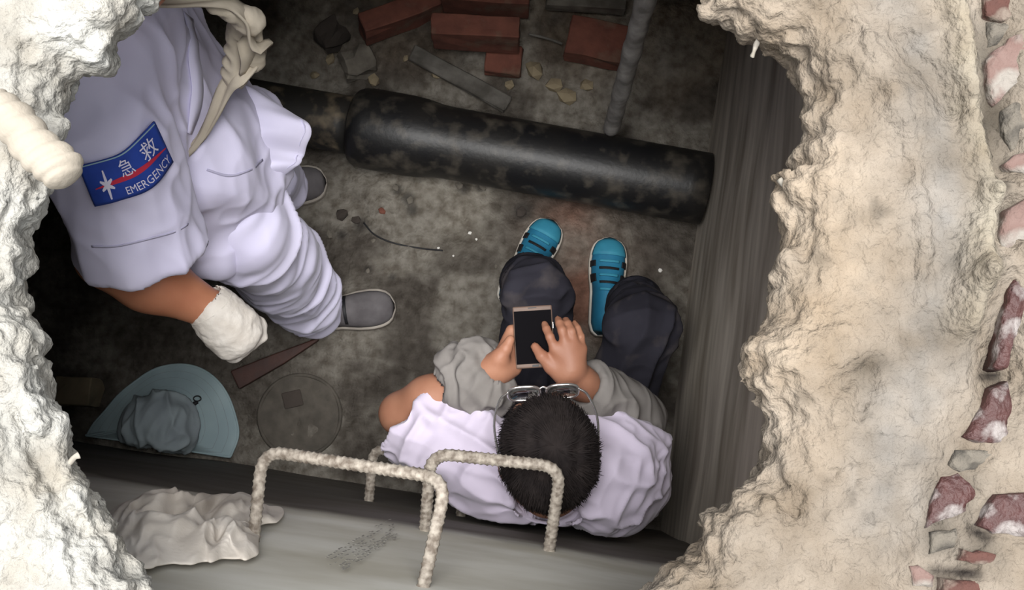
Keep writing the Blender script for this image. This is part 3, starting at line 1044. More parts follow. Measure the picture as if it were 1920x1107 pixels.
    strip('pocket_seam', [(388, 318), (430, 330), (470, 318), (492, 300)], .0022, M['seam'], sh)
    # --- sleeve patch
    top = spline([(149, 307, 0), (195, 297, 0), (235, 277, 0), (282, 226, 0)], 24)[:, :2]
    bot = spline([(182, 380, 0), (219, 371, 0), (280, 349, 0), (317, 301, 0)], 24)[:, :2]
    def pp(a, c_):
        i = a * 23; k = min(int(i), 22); f = i - k
        return lerp(lerp(top[k], top[k + 1], f), lerp(bot[k], bot[k + 1], f), c_)
    na, nc = 30, 14
    grid = np.array([[on(*pp(a, c_), off=.004) for c_ in np.linspace(0, 1, nc)] for a in np.linspace(0, 1, na)])
    for _ in range(6):   # relax the cloth patch
        g2_ = grid.copy()
        g2_[1:-1] = (grid[:-2] + grid[2:]) / 4 + grid[1:-1] / 2
        g2_[:, 1:-1] = (g2_[:, :-2] + g2_[:, 2:]) / 4 + g2_[:, 1:-1] / 2
        grid = g2_
    gn = np.cross(np.gradient(grid, axis=0), np.gradient(grid, axis=1))
    gn /= np.linalg.norm(gn, axis=2)[:, :, None]
    if gn[:, :, 2].mean() < 0:
        gn = -gn
    grid = grid + gn * .003
    patch = new_mesh('sleeve_patch', grid.reshape(-1, 3), grid_faces(na, nc), M['patchblue'], sh)
    m = patch.modifiers.new('thick', 'SOLIDIFY'); m.thickness = .003; m.offset = 0
    tag(patch, 'blue embroidered emergency patch with red swoosh')
    def S(a, c_, off=.0025):
        x = np.clip(a, 0, 1) * (na - 1); y = np.clip(c_, 0, 1) * (nc - 1)
        i, j = min(int(x), na - 2), min(int(y), nc - 2); f, e = x - i, y - j
        def bl(G):
            return lerp(lerp(G[i, j], G[i + 1, j], f), lerp(G[i, j + 1], G[i + 1, j + 1], f), e)
        return bl(grid) + bl(gn) * off
    def ribbon(name, pts, widths, mat):
        Vv = []
        for (a, c_), w in zip(pts, widths):
            Vv += [S(a, c_ - w), S(a, c_), S(a, c_ + w)]
        return new_mesh(name, Vv, grid_faces(len(pts), 3), mat, patch)
    aa = np.linspace(.12, .98, 24)
    ribbon('red_swoosh', [(a, .62 - .10 * math.sin((a - .1) * 3.2) + .04 * (a - .5)) for a in aa], [.012 + .05 * max(0, math.sin((a - .12) / .86 * math.pi)) ** 1.3 for a in aa], M['patchred'])
    ribbon('edge_stitch', [(.02, c_) for c_ in np.linspace(.02, .98, 8)], [.05] * 8, M['patchedge'])
    for c0 in (.02,):
        ribbon('edge_stitch', [(a, .025) for a in np.linspace(.02, .98, 20)], [.014] * 20, M['patchedge'])
    # six-armed star emblem on the left of the patch
    cx, cy = .27, .56
    EV, EF = [], []
    for k in range(6):
        an = k * math.pi / 3 + .52
        for sgn in (1,):
            dx, dy = math.cos(an), math.sin(an); px_, py_ = -dy, dx
            L_ = .34 if k % 3 == 1 else .22
            n0 = len(EV)
            for l_, w_ in ((.0, .03), (.10, .045), (L_, .025)):
                for q in (-1, 1):
                    EV.append(S(cx + (dx * l_ + px_ * w_ * q) * .36, cy + (dy * l_ + py_ * w_ * q), .003))
            EF += [(n0, n0 + 1, n0 + 3, n0 + 2), (n0 + 2, n0 + 3, n0 + 5, n0 + 4)]
    new_mesh('star_emblem', EV, EF, M['patchwhite'], patch, smooth=False)
    def lettering(txt, a0, a1, c0, c1, name, shear=0.0):
        cu = bpy.data.curves.new('txt', 'FONT'); cu.body = txt; cu.size = 1.0; cu.resolution_u = 2
        to = bpy.data.objects.new('txt', cu); COL.objects.link(to)
        dg = bpy.context.evaluated_depsgraph_get()
        me = bpy.data.meshes.new_from_object(to.evaluated_get(dg))
        bpy.data.objects.remove(to)
        if len(me.vertices) == 0:
            return
        v = np.array([q.co[:] for q in me.vertices])
        lo, hi = v.min(0), v.max(0)
        Vv = [S(lerp(a0, a1, (q[0] - lo[0]) / (hi[0] - lo[0])), lerp(c1, c0, (q[1] - lo[1]) / (hi[1] - lo[1] + 1e-9)), .003) for q in v]
        new_mesh(name, Vv, [tuple(p.vertices) for p in me.polygons], M['patchwhite'], patch, smooth=False)
    lettering('\u6025', .46, .62, .12, .50, 'letter')
    lettering('\u6551', .74, .90, .12, .50, 'letter')
    lettering('EMERGENCY', .44, .96, .72, .90, 'lettering')
    # --- glove
    gl = SDF()
    gd = unit(hand - wrist); gs = unit(np.cross(gd, EZ)); gu = np.cross(gs, gd)
    gl.cone(wrist - gd * .005, wrist + gd * .03, .046, .042, k=.02)
    gl.flat(wrist + gd * .03, wrist + gd * .068, .044, .030, .045, .031, unit(gs), k=.03)
    for i, q in enumerate((-.034, -.012, .011, .033)):
        a = wrist + gd * .068 + gs * q * .92; m_ = a + gd * .026 - gu * .016; e_ = m_ - gd * .006 - gu * .028
        gl.cone(a, m_, .0135, .0125, k=.010); gl.cone(m_, e_, .0125, .0115, k=.008); gl.cone(e_, e_ - gd * .024 - gu * .004, .0115, .010, k=.006)
    tb = wrist + gd * .04 - gs * .036; gl.cone(tb, tb + gd * .035 - gs * .006 - gu * .025, .0155, .0135, k=.014); gl.cone(tb + gd * .035 - gs * .006 - gu * .025, tb + gd * .05 + gs * .020 - gu * .034, .0135, .011, k=.01)
    gl.cone(wrist - gd * .06, wrist - gd * .004, .034, .036, k=0, op='s')
    glv = solid('work_glove', gl, 0.003, M['glove'], man, disp=lambda V, N_: .0015 * vnoise(V * 60) + .0008 * vnoise(V * 160))
    tag(glv, 'white cotton work glove')
    ring = [wrist - gd * .012 + gs * .044 * math.cos(a) + gu * .044 * math.sin(a) for a in np.linspace(0, 2 * math.pi, 29)]
    rv, rf = tube_geo(ring, .0028, 8, caps=False)
    new_mesh('cuff_band', rv, rf, M['glove'], glv)
    # --- shoes
    for hl, to_, sd in ((P(560, 598, 0), P(742, 576, 0), 'r'), (P(430, 372, 0), P(614, 343, 0), 'l')):
        u_, so_, info = shoe('shoe', hl, to_, .105, M['greyshoe'], M['greysole'], height=.075, sole_h=.016)
        u_.parent = man; so_.parent = u_
        ln = shoe_band(info, .50, .53, .55, 2.6, .002, M['black'], 'elastic_gore'); ln.parent = u_
    # --- beige bag strap round the neck and hanging over the chest
    pts = [P(225, -25, 1.47), P(300, -2, 1.48), P(380, 0, 1.48), P(430, 4, 1.46), P(462, 30, 1.42), P(478, 80, 1.36), P(472, 120, 1.30)]
    c = spline(pts, 40)
    def band(name, c, w, th, side_hint, parent, twist=0.0, mat=M['canvas'], ripple=.003):
        n = len(c); T_, N_, B_ = frames(c)
        Vv = []
        for i in range(n):
            sd = np.cross(T_[i], side_hint); sd /= np.linalg.norm(sd) + 1e-9
            nn = np.cross(sd, T_[i])
            ww = w[i] if hasattr(w, '__len__') else w
            for q in np.linspace(-1, 1, 7):
                Vv.append(c[i] + sd * ww * q + nn * ripple * math.sin(q * 4 + i * .35))
        o = new_mesh(name, Vv, grid_faces(n, 7), mat, parent)
        m = o.modifiers.new('thick', 'SOLIDIFY'); m.thickness = th; m.offset = 0
        return o
    st = empty('bag_strap', (0, 0, 0))
    st.parent = man
    parts = [band('strap', c, np.interp(np.arange(40), [0, 20, 28, 39], [.014, .014, .026, .030]), .004, np.array([.2, .3, 1.0]), None)]
    c2 = spline([P(472, 112, 1.31), P(445, 140, 1.30), P(425, 165, 1.28), P(400, 215, 1.25), P(372, 262, 1.22), P(335, 305, 1.20)], 30)
    parts.append(band('strap', c2, np.interp(np.arange(30), [0, 6, 12, 29], [.018, .020, .014, .004]), .004, np.array([.2, .3, 1.0]), None))
    bg = SDF()
    bg.flat(P(452, 40, 1.36), P(440, 150, 1.28), .018, .013, .022, .012, [1, 0, 0], k=.03)
    bg.flat(P(470, 55, 1.36), P(484, 120, 1.30), .014, .012, .010, .010, [1, 0, 0], k=.02)
    bg.cone(P(405, 8, 1.46), P(470, 40, 1.40), .014, .020, k=.03)
    fb = folds([.3, -1, 0], 10, 55, .004, 2.2)
    parts.append(solid('canvas_fold', bg, .004, M['canvas'], None, disp=fb))
    for q in parts:
        q.parent = st
    tag(st, 'beige canvas strap slung across the chest')
    rebase_children(man, (g0[0], g0[1], 0))
    return man

def rebase_children(root, origin):
    """move a thing's origin to its base; its parts keep their world place"""
    rebase(root, origin)
    inv = Vector(tuple(-float(x) for x in origin))
    for ch in list(bpy.data.objects):
        if ch.parent is root:
            ch.location = ch.location + inv

standing = standing_man()

# ================================================== the man sitting on his heels with a phone
def sitting_man():
    hc = P(1028, 852, 1.06)                       # skull centre
    fwd = unit([-0.06, 1.0, 0]); lat = unit([1.0, 0.06, 0])    # faces image up, his right is image right
    ff = unit(fwd * .80 - EZ * .60); fu = unit(np.cross(lat, ff))      # head bowed forward
    if fu[2] < 0:
        fu = -fu
    HR = rot_axes(lat, ff, fu)
    def Hd(x, y, z):
        return hc + lat * x + ff * y + fu * z
    l_sh = P(905, 862, .86); r_sh = P(1135, 872, .86)
    neck0 = P(1028, 905, .86)
    hipc = P(1060, 850, .27)
    l_hip = hipc + np.array([-.09, .02, 0]); r_hip = hipc + np.array([.09, .02, 0])
    l_knee = P(1006, 548, .47); r_knee = P(1203, 612, .47)
    l_ank = P(990, 530, .09); r_ank = P(1186, 572, .09)
    l_el = P(752, 776, .80); l_wr = P(905, 700, .90)
    r_el = P(1178, 788, .78); r_wr = P(1090, 718, .91)
    b = SDF()
    b.flat(hipc, P(1045, 900, .78), .13, .10, .16, .10, lat, k=.03)
    b.cone(neck0, Hd(0, -.03, -.06), .056, .052, k=.04)
    b.ell(hc, (.077, .097, .098), HR, k=.03)
    b.ell(Hd(0, .035, -.06), (.054, .055, .062), HR, k=.03)       # jaw
    b.ell(Hd(0, .06, -.10), (.026, .026, .02), HR, k=.02)         # chin
    b.cone(Hd(0, .094, .0), Hd(0, .118, -.034), .009, .014, k=.014)   # nose
    b.cone(Hd(-.02, .094, -.068), Hd(.02, .094, -.068), .007, .007, k=.010)   # lips
    b.cone(Hd(-.045, .085, .022), Hd(.045, .085, .022), .012, .012, k=.02)  # brow
    for sg in (-1, 1):
        b.ell(Hd(sg * .08, -.005, -.02), (.010, .02, .033), HR, k=.008)
    b.cone(P(970, 885, .86), l_sh, .06, .055, k=.04); b.cone(P(1090, 890, .86), r_sh, .06, .055, k=.04)
    b.cone(l_sh, l_el, .048, .038, k=.03)
    lm = lerp(l_el, l_wr, .35)
    b.cone(l_el, lm, .038, .043, k=.03); b.cone(lm, l_wr, .043, .027, k=.03)
    b.cone(r_sh, r_el, .05, .042, k=.03); b.cone(r_el, r_wr, .044, .027, k=.03)
    for hp_, kn, an in ((l_hip, l_knee, l_ank), (r_hip, r_knee, r_ank)):
        b.cone(hp_, kn, .075, .052, k=.03); b.cone(kn, an, .05, .034, k=.03)
    # right hand: back of the hand up, fingers over the screen
    RK = [P(1040, 655, .962), P(1060, 645, .966), P(1077, 646, .962), P(1091, 655, .952)]
    r_palm = P(1072, 690, .945)
    b.cone(r_wr, r_palm, .026, .023, k=.03)
    for kx in RK:
        b.cone(r_palm, kx, .020, .0115, k=.014)
    FT = [[P(1031, 632, .968), P(1025, 618, .958), P(1021, 608, .945)],
          [P(1054, 620, .972), P(1049, 607, .962), P(1046, 599, .948)],
          [P(1072, 622, .968), P(1065, 608, .958), P(1061, 600, .942)],
          [P(1089, 632, .956), P(1083, 616, .948), P(1077, 606, .936)]]
    for kx, ch, r0 in zip(RK, FT, (.0088, .0090, .0087, .0078)):
        prev = kx
        for i, q in enumerate(ch):
            b.cone(prev, q, r0 * (1.06 - .06 * i), r0 * (1.0 - .10 * i), k=.003)
            prev = q
    b.cone(P(1058, 705, .942), P(1034, 688, .948), .021, .0145, k=.016)
    b.cone(P(1034, 688, .948), P(1016, 668, .956), .0135, .0115, k=.006); b.cone(P(1016, 668, .956), P(1003, 650, .950), .0112, .0085, k=.004)
    # left hand: thumb along the edge, fingers under the phone
    l_palm = P(937, 690, .915)
    b.cone(l_wr, l_palm, .028, .028, k=.03)
    b.cone(l_palm, P(962, 688, .905), .026, .018, k=.02)
    b.cone(P(922, 690, .925), P(936, 672, .942), .022, .017, k=.016)
    b.cone(P(936, 672, .942), P(948, 655, .952), .0160, .0125, k=.008); b.cone(P(948, 655, .952), P(957, 637, .955), .0122, .0090, k=.004)
    for i in range(4):
        a = P(950 + i * 3, 680 - i * 20, .910); m_ = P(985, 676 - i * 21, .908); e_ = P(1018 - i * 2, 670 - i * 21, .914)
        b.cone(l_palm, a, .018, .0115, k=.012); b.cone(a, m_, .0105, .010, k=.003); b.cone(m_, e_, .010, .0088, k=.003)
    b.plane(room(0, NEAR + .03, 0), -EY)
    man = solid('person', b, 0.0036, M['skin2'])
    tag(man, 'person crouching against the wall in pale shirt and navy trousers, looking down at a phone', 'person')
    # face details
    for sg in (-1, 1):
        solid('eye', SDF().ell(Hd(sg * .032, .088, -.004), (.012, .006, .005), HR), .002, M['lash'], man, pad=.008)
    # hair cap
    hs = SDF().ell(Hd(0, -.008, .012), (.086, .103, .098), HR)
    hs.plane(Hd(0, .050, .04), unit(ff * .95 - fu * .25))
    hs.ell(Hd(0, .075, -.075), (.115, .105, .105), HR, op='s')
    hs.plane(Hd(0, -.06, -.062), unit(-fu * .9 - ff * .1))
    hair = solid('hair', hs, .0035, M['hair'], man, disp=lambda V, N_: .0035 * vnoise((V - hc) @ np.array([[70, 0, 0], [0, 28, 0], [0, 0, 28]]) + 3) + .0015 * vnoise(V * 170))
    HV = verts_of(hair); HN = normals(HV, np.array([list(p.vertices) for p in hair.data.polygons]))
    whorl = Hd(.01, -.06, .10)
    SV, SF = [], []
    sel = rng.choice(len(HV), 5200)
    for i in sel:
        p0, n0 = HV[i], HN[i]
        if (p0 - hc).dot(fu) < -.05:
            continue
        d = p0 - whorl; d = d - n0 * d.dot(n0); d = d / (np.linalg.norm(d) + 1e-6) + .25 * np.cross(n0, d / (np.linalg.norm(d) + 1e-6)) + rng.normal(0, .16, 3)
        d = d - n0 * d.dot(n0) * .8; d = unit(d)
        sd = np.cross(n0, d) * .0007
        L_ = rng.uniform(.014, .030)
        q1 = p0 + d * L_ * .5 + n0 * rng.uniform(.001, .005); q2 = p0 + d * L_ + n0 * rng.uniform(-.001, .004)
        k = len(SV)
        SV += [p0 - sd, p0 + sd, q1 - sd * .8, q1 + sd * .8, q2]
        SF += [(k, k + 1, k + 3, k + 2), (k + 2, k + 3, k + 4)]
    st = new_mesh('hair_strands', SV, SF, M['hair'], hair)
    st['kind'] = 'stuff'
    # glasses
    gl = empty('eyeglasses', hc); gl.location = (0, 0, 0)
    for sg in (-1, 1):
        c0 = Hd(sg * .035, .124, .020)
        ang = np.linspace(0, 2 * math.pi, 33)
        rim = [c0 + lat * .029 * np.sign(math.cos(a)) * abs(math.cos(a)) ** .7 + fu * .019 * np.sign(math.sin(a)) * abs(math.sin(a)) ** .7 - ff * .004 * sg * 0 for a in ang]
        v, f = tube_geo(rim, .0028, 8, caps=False)
        o = new_mesh('rim', v, f, M['steel'], gl)
        lv = [c0] + rim[:-1]
        lo_ = new_mesh('lens', lv, [(0, i, i % 32 + 1) for i in range(1, 33)], M['lens'], gl)
        m = lo_.modifiers.new('thick', 'SOLIDIFY'); m.thickness = .002; m.offset = 0
        tp = spline([c0 + lat * sg * .029 + fu * .006, Hd(sg * .080, .108, .024), Hd(sg * .092, .06, .018), Hd(sg * .087, -.005, .008), Hd(sg * .084, -.03, -.012)], 24)
        v, f = tube_geo(tp, .0023, 8)
        new_mesh('temple', v, f, M['steel'], gl)
    v, f = tube_geo(spline([Hd(-.010, .125, .026), Hd(0, .128, .031), Hd(.010, .125, .026)], 10), .002, 8)
    new_mesh('bridge', v, f, M['steel'], gl)
    gl.parent = man
    # shirt
    s = SDF()
    s.flat(P(1085, 880, .30), P(1066, 895, .74), .140, .115, .165, .115, lat, k=.04)
    s.flat(P(1064, 895, .70), P(1038, 905, .86), .165, .115, .165, .085, lat, k=.06)
    s.cone(P(975, 890, .87), l_sh, .090, .082, k=.05)
    s.cone(P(1090, 898, .87), r_sh, .092, .086, k=.05)
    s.cone(P(1110, 910, .82), P(1160, 905, .78), .09, .075, k=.05)
    s.flat(neck0 - EZ * .02, lerp(neck0, Hd(0, -.03, -.06), .55), .085, .080, .068, .066, lat, k=.03)
    s.cone(neck0 - fwd * .012, lerp(neck0, Hd(0, -.03, -.06), 1.2) - fwd * .02, .056, .092, op='s', k=0)
    # sleeves
    ldir = unit(l_el - l_sh); lend = lerp(l_sh, l_el, .80)
    sl = SDF().cone(l_sh, lend + ldir * .05, .080, .088, k=0)
    sl.cone(lerp(l_sh, l_el, .5), lend + ldir * .1, .050, .078, k=0, op='s')
    sl.plane(lend, unit(ldir + np.array([-.1, .45, 0])))
    s.group(sl, k=.04)
    rdir = unit(r_el - r_sh); rend = lerp(r_sh, r_el, .62)
    sr = SDF().cone(r_sh, rend + rdir * .04, .088, .092, k=0)
    sr.cone(lerp(r_sh, r_el, .3), rend + rdir * .1, .05, .082, k=0, op='s')
    sr.plane(rend, unit(rdir + np.array([0, .5, 0])))
    s.group(sr, k=.05)
    s.plane(room(0, NEAR + .022, 0), -EY)
    h1 = folds([1, -.5, .4], 2.2, 20, .009, 2.2); h2 = folds([.2, .6, -1], 2.0, 24, .008, 7.7); h3 = folds([.6, 1, .3], 3, 36, .0025, 1.1)
    sh = solid('shirt', s, .0045, M['shirt2'], man, disp=lambda V, N_: h1(V, N_) + h2(V, N_) + h3(V, N_))
    # collar
    cb = []
    nk = lerp(neck0, Hd(0, -.03, -.06), .30)
    ax = unit(Hd(0, -.03, -.06) - neck0); sx = unit(lat - ax * lat.dot(ax)); sy = np.cross(ax, sx)
    na = 36
    for i in range(na):
        a = math.radians(-250 + 320 * i / (na - 1))
        dirv = sx * math.cos(a) + sy * math.sin(a)
        bk = max(0.0, -math.sin(a))
        for r_, hh in ((.074, -.020), (.072, .010), (.077, .016), (.086, .008), (.092, -.016)):
            cp = nk + dirv * r_ + ax * (hh - .028 * bk)
            cp = cp + EY * max(0.0, NEAR + .016 - cp.dot(EY))
            cb.append(cp)
    co = new_mesh('collar', cb, grid_faces(na, 5), M['shirt2'], sh)
    m = co.modifiers.new('thick', 'SOLIDIFY'); m.thickness = .003; m.offset = 0
    # grey over-sleeves: bunched at the left wrist, pulled right up on the right arm
    g = SDF()
    a0 = P(862, 712, .875); a1 = P(915, 696, .905); gd = unit(a1 - a0)
    g.cone(P(862, 696, .875), P(874, 728, .87), .046, .044, k=.03)
    g.cone(P(892, 688, .89), P(902, 726, .885), .047, .046, k=.03)
    g.cone(P(915, 700, .895), P(925, 725, .885), .042, .040, k=.03)
    g.cone(a0 - gd * .09, a1 + gd * .08, .040, .030, k=0, op='s')
    q1 = folds([.35, -1, .1], 4, 34, .012, 6.1); q2 = folds([.6, .6, .5], 10, 60, .003, 1.9)
    def bunch(V, N_):
        tt = (V - a0).dot(gd)
        rr = 1 - 2 * np.abs(vnoise(np.c_[tt * 38 + 1.2 * vnoise(V * 22), V[:, 1] * 5, V[:, 2] * 5]))
        return .009 * rr + .5 * q1(V, N_) + q2(V, N_)
    og = solid('grey_oversleeve', g, .0035, M['grey'], man, disp=bunch)
    tag(og, 'grey over-sleeve bunched at the left wrist')
    g = SDF()
    gd = unit(r_el - r_wr)
    w0 = lerp(r_wr, r_el, .06)
    g.cone(w0, lerp(r_wr, r_el, .5), .046, .060, k=.03)
    g.cone(lerp(r_wr, r_el, .5), r_el, .060, .064, k=.03)
    g.cone(r_el, lerp(r_el, r_sh, .38), .064, .064, k=.04)
    g.cone(r_wr - gd * .05, lerp(r_wr, r_el, .35), .036, .040, k=0, op='s')
    g.plane(w0, -gd)
    q3 = folds([1, .6, .3], 2, 18, .009, 3.3); q4 = folds([.3, -1, .2], 8, 40, .003, 2.9)
    og = solid('grey_oversleeve', g, .004, M['grey'], man, disp=lambda V, N_: q3(V, N_) + q4(V, N_))
    tag(og, 'grey over-sleeve covering the right forearm')
    # trousers
    t = SDF()
    t.flat(hipc - EZ * .03, hipc + EZ * .08, .18, .13, .17, .125, lat, k=.05)
    t.cone(l_hip, l_knee, .100, .068, k=.05); t.cone(r_hip, r_knee, .095, .070, k=.05)
    l_hem = l_ank + EZ * .03; r_hem = r_ank + EZ * .03
    t.cone(l_knee, l_hem, .067, .064, k=.04); t.cone(r_knee, r_hem, .069, .062, k=.04)
    t.plane((0, 0, .075), (0, 0, -1))
    t.plane(room(0, NEAR + .03, 0), -EY)
    t1 = folds([.3, 1, .6], 2, 17, .012, 8.8); t2 = folds([1, .2, .3], 3, 26, .006, 5.1)
    solid('trousers', t, .005, M['navy'], man, disp=lambda V, N_: t1(V, N_) + t2(V, N_))
    # shoes
    for hl, to_ in ((P(948, 572, 0), P(1036, 418, 0)), (P(1128, 632, 0), P(1142, 450, 0))):
        u_, so_, info = shoe('sneaker', hl, to_, .098, M['blueshoe'], M['sole'], height=.080, sole_h=.024)
        u_.parent = man; so_.parent = u_
        shoe_band(info, .80, .985, .25, 2.9, .0015, M['teal'], 'toe_cap').parent = u_
        for k in range(5):
            t0 = .42 + .075 * k
            shoe_band(info, t0, t0 + .022, 1.0, 2.15, .005, M['black'] if k % 2 else M['teal'], 'lace').parent = u_
        for a0, a1 in ((.12, .7), (2.44, 3.02)):
            shoe_band(info, .52, .60, a0, a1, .002, M['black'], 'side_stripe').parent = u_
            shoe_band(info, .68, .74, a0, a1, .002, M['black'], 'side_stripe').parent = u_
    rebase_children(man, (hipc[0], hipc[1], 0))
    return man
sitter = sitting_man()

# phone
def build_phone():
    c = P(1001, 632, .932)
    up = unit(P(996, 574, .940) - P(1003, 690, .930)); side = unit(np.array([1, .05, .04])); side = unit(side - up * side.dot(up)); n = np.cross(side, up)
    root = empty('mobile_phone', c)
    L2, W2 = .059, .0375
    def part(name, cc, w, l, th, mat, bev):
        v, f = box_geo((0, 0, 0), side * w, up * l, n * th)
        o = new_mesh(name, v, f, mat, root, smooth=False)
        o.location = tuple(cc)
        return bevel_mod(o, bev, 3)
    part('body', n * 0, W2, L2, .0040, M['bronze'], .003)
    part('screen', n * .0042 - up * .0005, W2 - .002, L2 - .0085, .0006, M['screen'], .0004)
    part('earpiece', n * .0042 + up * (L2 - .004), .008, .0008, .0003, M['black'], .0001)
    part('home_button', n * .0042 - up * (L2 - .0042), .006, .002, .0003, M['black'], .0001)
    part('side_button', side * W2 + up * .02, .0006, .006, .0012, M['steel'], .0003)
    tag(root, 'dark-screened phone with bronze ends held by the crouching person', 'phone')
build_phone()

# ------------------------------------------------------------------ step rungs
def fillet_path(pts, r, n=8):
    out = [pts[0]]
    for a, b, c in zip(pts[:-2], pts[1:-1], pts[2:]):
        d1 = unit(a - b); d2 = unit(c - b)
        p, q = b + d1 * r, b + d2 * r
        for t_ in np.linspace(0, 1, n):
            out.append((1 - t_) ** 2 * p + 2 * t_ * (1 - t_) * b + t_ ** 2 * q)
    out.append(pts[-1])
    # resample evenly
    out = np.array(out)
    s = np.concatenate([[0], np.cumsum(np.linalg.norm(np.diff(out, axis=0), axis=1))])
    m = int(s[-1] / .0028)
    ss = np.linspace(0, s[-1], m)
    return np.stack([np.interp(ss, s, out[:, k]) for k in range(3)], 1)

def rung(fa, ca, fb, cb, r, label, fil=.035, rise=0.0):
    A, Bf = PW(*fa), PW(*fb)
    Ca, Cb = P(ca[0], ca[1], A[2] + rise), P(cb[0], cb[1], Bf[2] + rise)
    path = fillet_path(np.array([A - EY * .03, A, Ca, Cb, Bf, Bf - EY * .03]) if False else np.array([A - unit(Ca - A) * .03, Ca, Cb, Bf - unit(Cb - Bf) * .03]), fil)
    def rf(s, ph):
        k = np.sin(2 * math.pi * s / .0095 + np.where(np.sin(ph) > 0, 1.6, -1.6) * np.cos(ph))
        long_rib = np.exp(-((np.abs(np.sin(ph))) / .22) ** 2) * .10
        return .94 + .17 * np.clip(k * 2.2 - .9, 0, 1) + long_rib
    v, f = tube_geo(path, r, 16, rfun=rf)
    o = new_mesh('step_rung', v, f, M['rebar'])
    rebase(o, A)
    tag(o, label, 'rung', 'rebar step rungs in the near wall')
    return o
rung((476, 1008), (492, 845), (796, 1090), (838, 898), .0088, 'thick ribbed rebar step rung nearest the camera, beside the crumpled cloth')
rung((797, 990), (808, 850), (1030, 1028), (1052, 876), .0098, 'ribbed rebar step rung crossing over the crouching person\'s head', rise=.05)
rung((692, 936), (700, 840), (864, 963), (866, 874), .0105, 'dim rebar step rung lowest on the wall, behind the pale sleeve', .03)

# worn stencilled marks on the near wall
SV, SF = [], []
def fleck(u, v, du, dv, a):
    c = PW(u, v, .0012)
    ex = PW(u + du, v + dv, .0012) - c
    ez = np.cross(EY, ex) / np.linalg.norm(ex) * a
    k = len(SV)
    SV.extend([c - ex - ez * rng.uniform(.6, 1), c + ex * rng.uniform(.6, 1) - ez, c + ex + ez * rng.uniform(.6, 1), c - ex * rng.uniform(.5, 1) + ez])
    SF.append((k, k + 1, k + 2, k + 3))
for (u0, v0, u1, v1, w) in ((616, 1052, 734, 982, 9), (642, 1064, 742, 1000, 6)):
    for t_ in np.linspace(0, 1, 26):
        for q in (-1, 0, 1):
            if rng.random() < .78:
                fleck(lerp(u0, u1, t_) + q * w * .45 + rng.normal(0, 1), lerp(v0, v1, t_) + q * w * .8 + rng.normal(0, 1), rng.uniform(1.0, 2.4), -rng.uniform(.5, 1.6), .0015)
mk = new_mesh('stencil_mark', SV, SF, M['mark'], wall_near, smooth=False)
m = mk.modifiers.new('thick', 'SOLIDIFY'); m.thickness = .0003
mk['label'] = 'worn dark stencilled lettering in two slanting rows'

# ------------------------------------------------------------------ crumpled cloth on the near wall by the rung
def wall_cloth():
    out = [(196, 968), (235, 948), (275, 936), (315, 930), (352, 946), (395, 936), (440, 929), (475, 936), (498, 950), (530, 962), (522, 984), (490, 990),
           (484, 1020), (482, 1052), (430, 1056), (380, 1060), (320, 1066), (262, 1074), (224, 1066), (205, 1030)]
    out = spline([(u, v, 0) for u, v in out + out[:1]], 170)[:-1, :2]
    out = out + 5.0 * np.c_[vnoise(np.c_[out * .05, 0 * out[:, 0]]), vnoise(np.c_[out * .05 + 7, 0 * out[:, 0]])]
    c = np.array([345., 1000.])
    nr = 44
    uv = np.array([[lerp(c, p, (k / (nr - 1))) for k in range(nr)] for p in out])
    rr = np.tile(np.linspace(0, 1, nr), (len(out), 1))
    flat = uv.reshape(-1, 2)
    base = np.array([PW(u, v) for u, v in flat])
    q = np.c_[flat @ np.array([[.95, -.30], [.30, .95]]).T, 0 * flat[:, 0]]
    q[:, :2] += 14 * np.c_[vnoise(q * .018 + 2), vnoise(q * .018 + 8)]
    fold = 1 - np.abs(vnoise(q * np.array([.006, .030, 1]) + 4)) * 2
    fold2 = 1 - np.abs(vnoise(q * np.array([.014, .062, 1]) + 11)) * 2
    fold3 = 1 - np.abs(vnoise(q * .045 + 21)) * 2
    hgt = .004 + (1 - rr.ravel() ** 4) * (.011 + .011 * fold + .012 * fold2 + .005 * fold3)
    hgt = np.maximum(hgt, .003)
    V = base + EY * hgt[:, None]
    F = grid_faces(len(out), nr, wrap_u=True)
    o = new_mesh('crumpled_cloth', V, F, M['dustcloth'])
    m = o.modifiers.new('thick', 'SOLIDIFY'); m.thickness = .003; m.offset = -1
    sb = o.modifiers.new('sub', 'SUBSURF'); sb.levels = 1; sb.render_levels = 1
    rebase(o, PW(345, 1000))
    tag(o, 'crumpled dusty off-white cloth caught on the nearest step rung', 'cloth')
wall_cloth()

# ------------------------------------------------------------------ pipes and pole
def pipe(name, a, b, prof, mat, label, cat, grp=None):
    a = np.asarray(a, float); b = np.asarray(b, float)
    L = np.linalg.norm(b - a); d = (b - a) / L
    s = np.array([q[0] for q in prof]); r = np.array([q[1] for q in prof])
    path = [a + d * t_ for t_ in s]
    path = np.array(path)
    T = d; N0 = unit(EZ - T * EZ.dot(T)); B0 = np.cross(T, N0)
    seg = 40; ph = np.arange(seg) / seg * 2 * math.pi
    V = np.concatenate([p + (np.cos(ph) * rr)[:, None] * N0 + (np.sin(ph) * rr)[:, None] * B0 for p, rr in zip(path, r)])
    F = grid_faces(len(path), seg, wrap_v=True) + [tuple(range(seg)), tuple((len(path) - 1) * seg + k for k in reversed(range(seg)))]
    o = new_mesh(name, V, F, mat)
    rebase(o, lerp(a, b, .5) - EZ * a[2])
    return tag(o, label, cat, grp)
pa = P(660, 236, .112); pb = P(1330, 356, .112)
dd = unit(pb - pa); Lp = (RIGHT - .004 - pa.dot(EX)) / dd.dot(EX)
prof = [(0, .086), (0.004, .094), (.012, .102), (.025, .108), (.05, .111), (.16, .111), (.20, .108), (.24, .101), (.27, .099)] + [(x, .099) for x in np.linspace(.3, Lp, 14)]
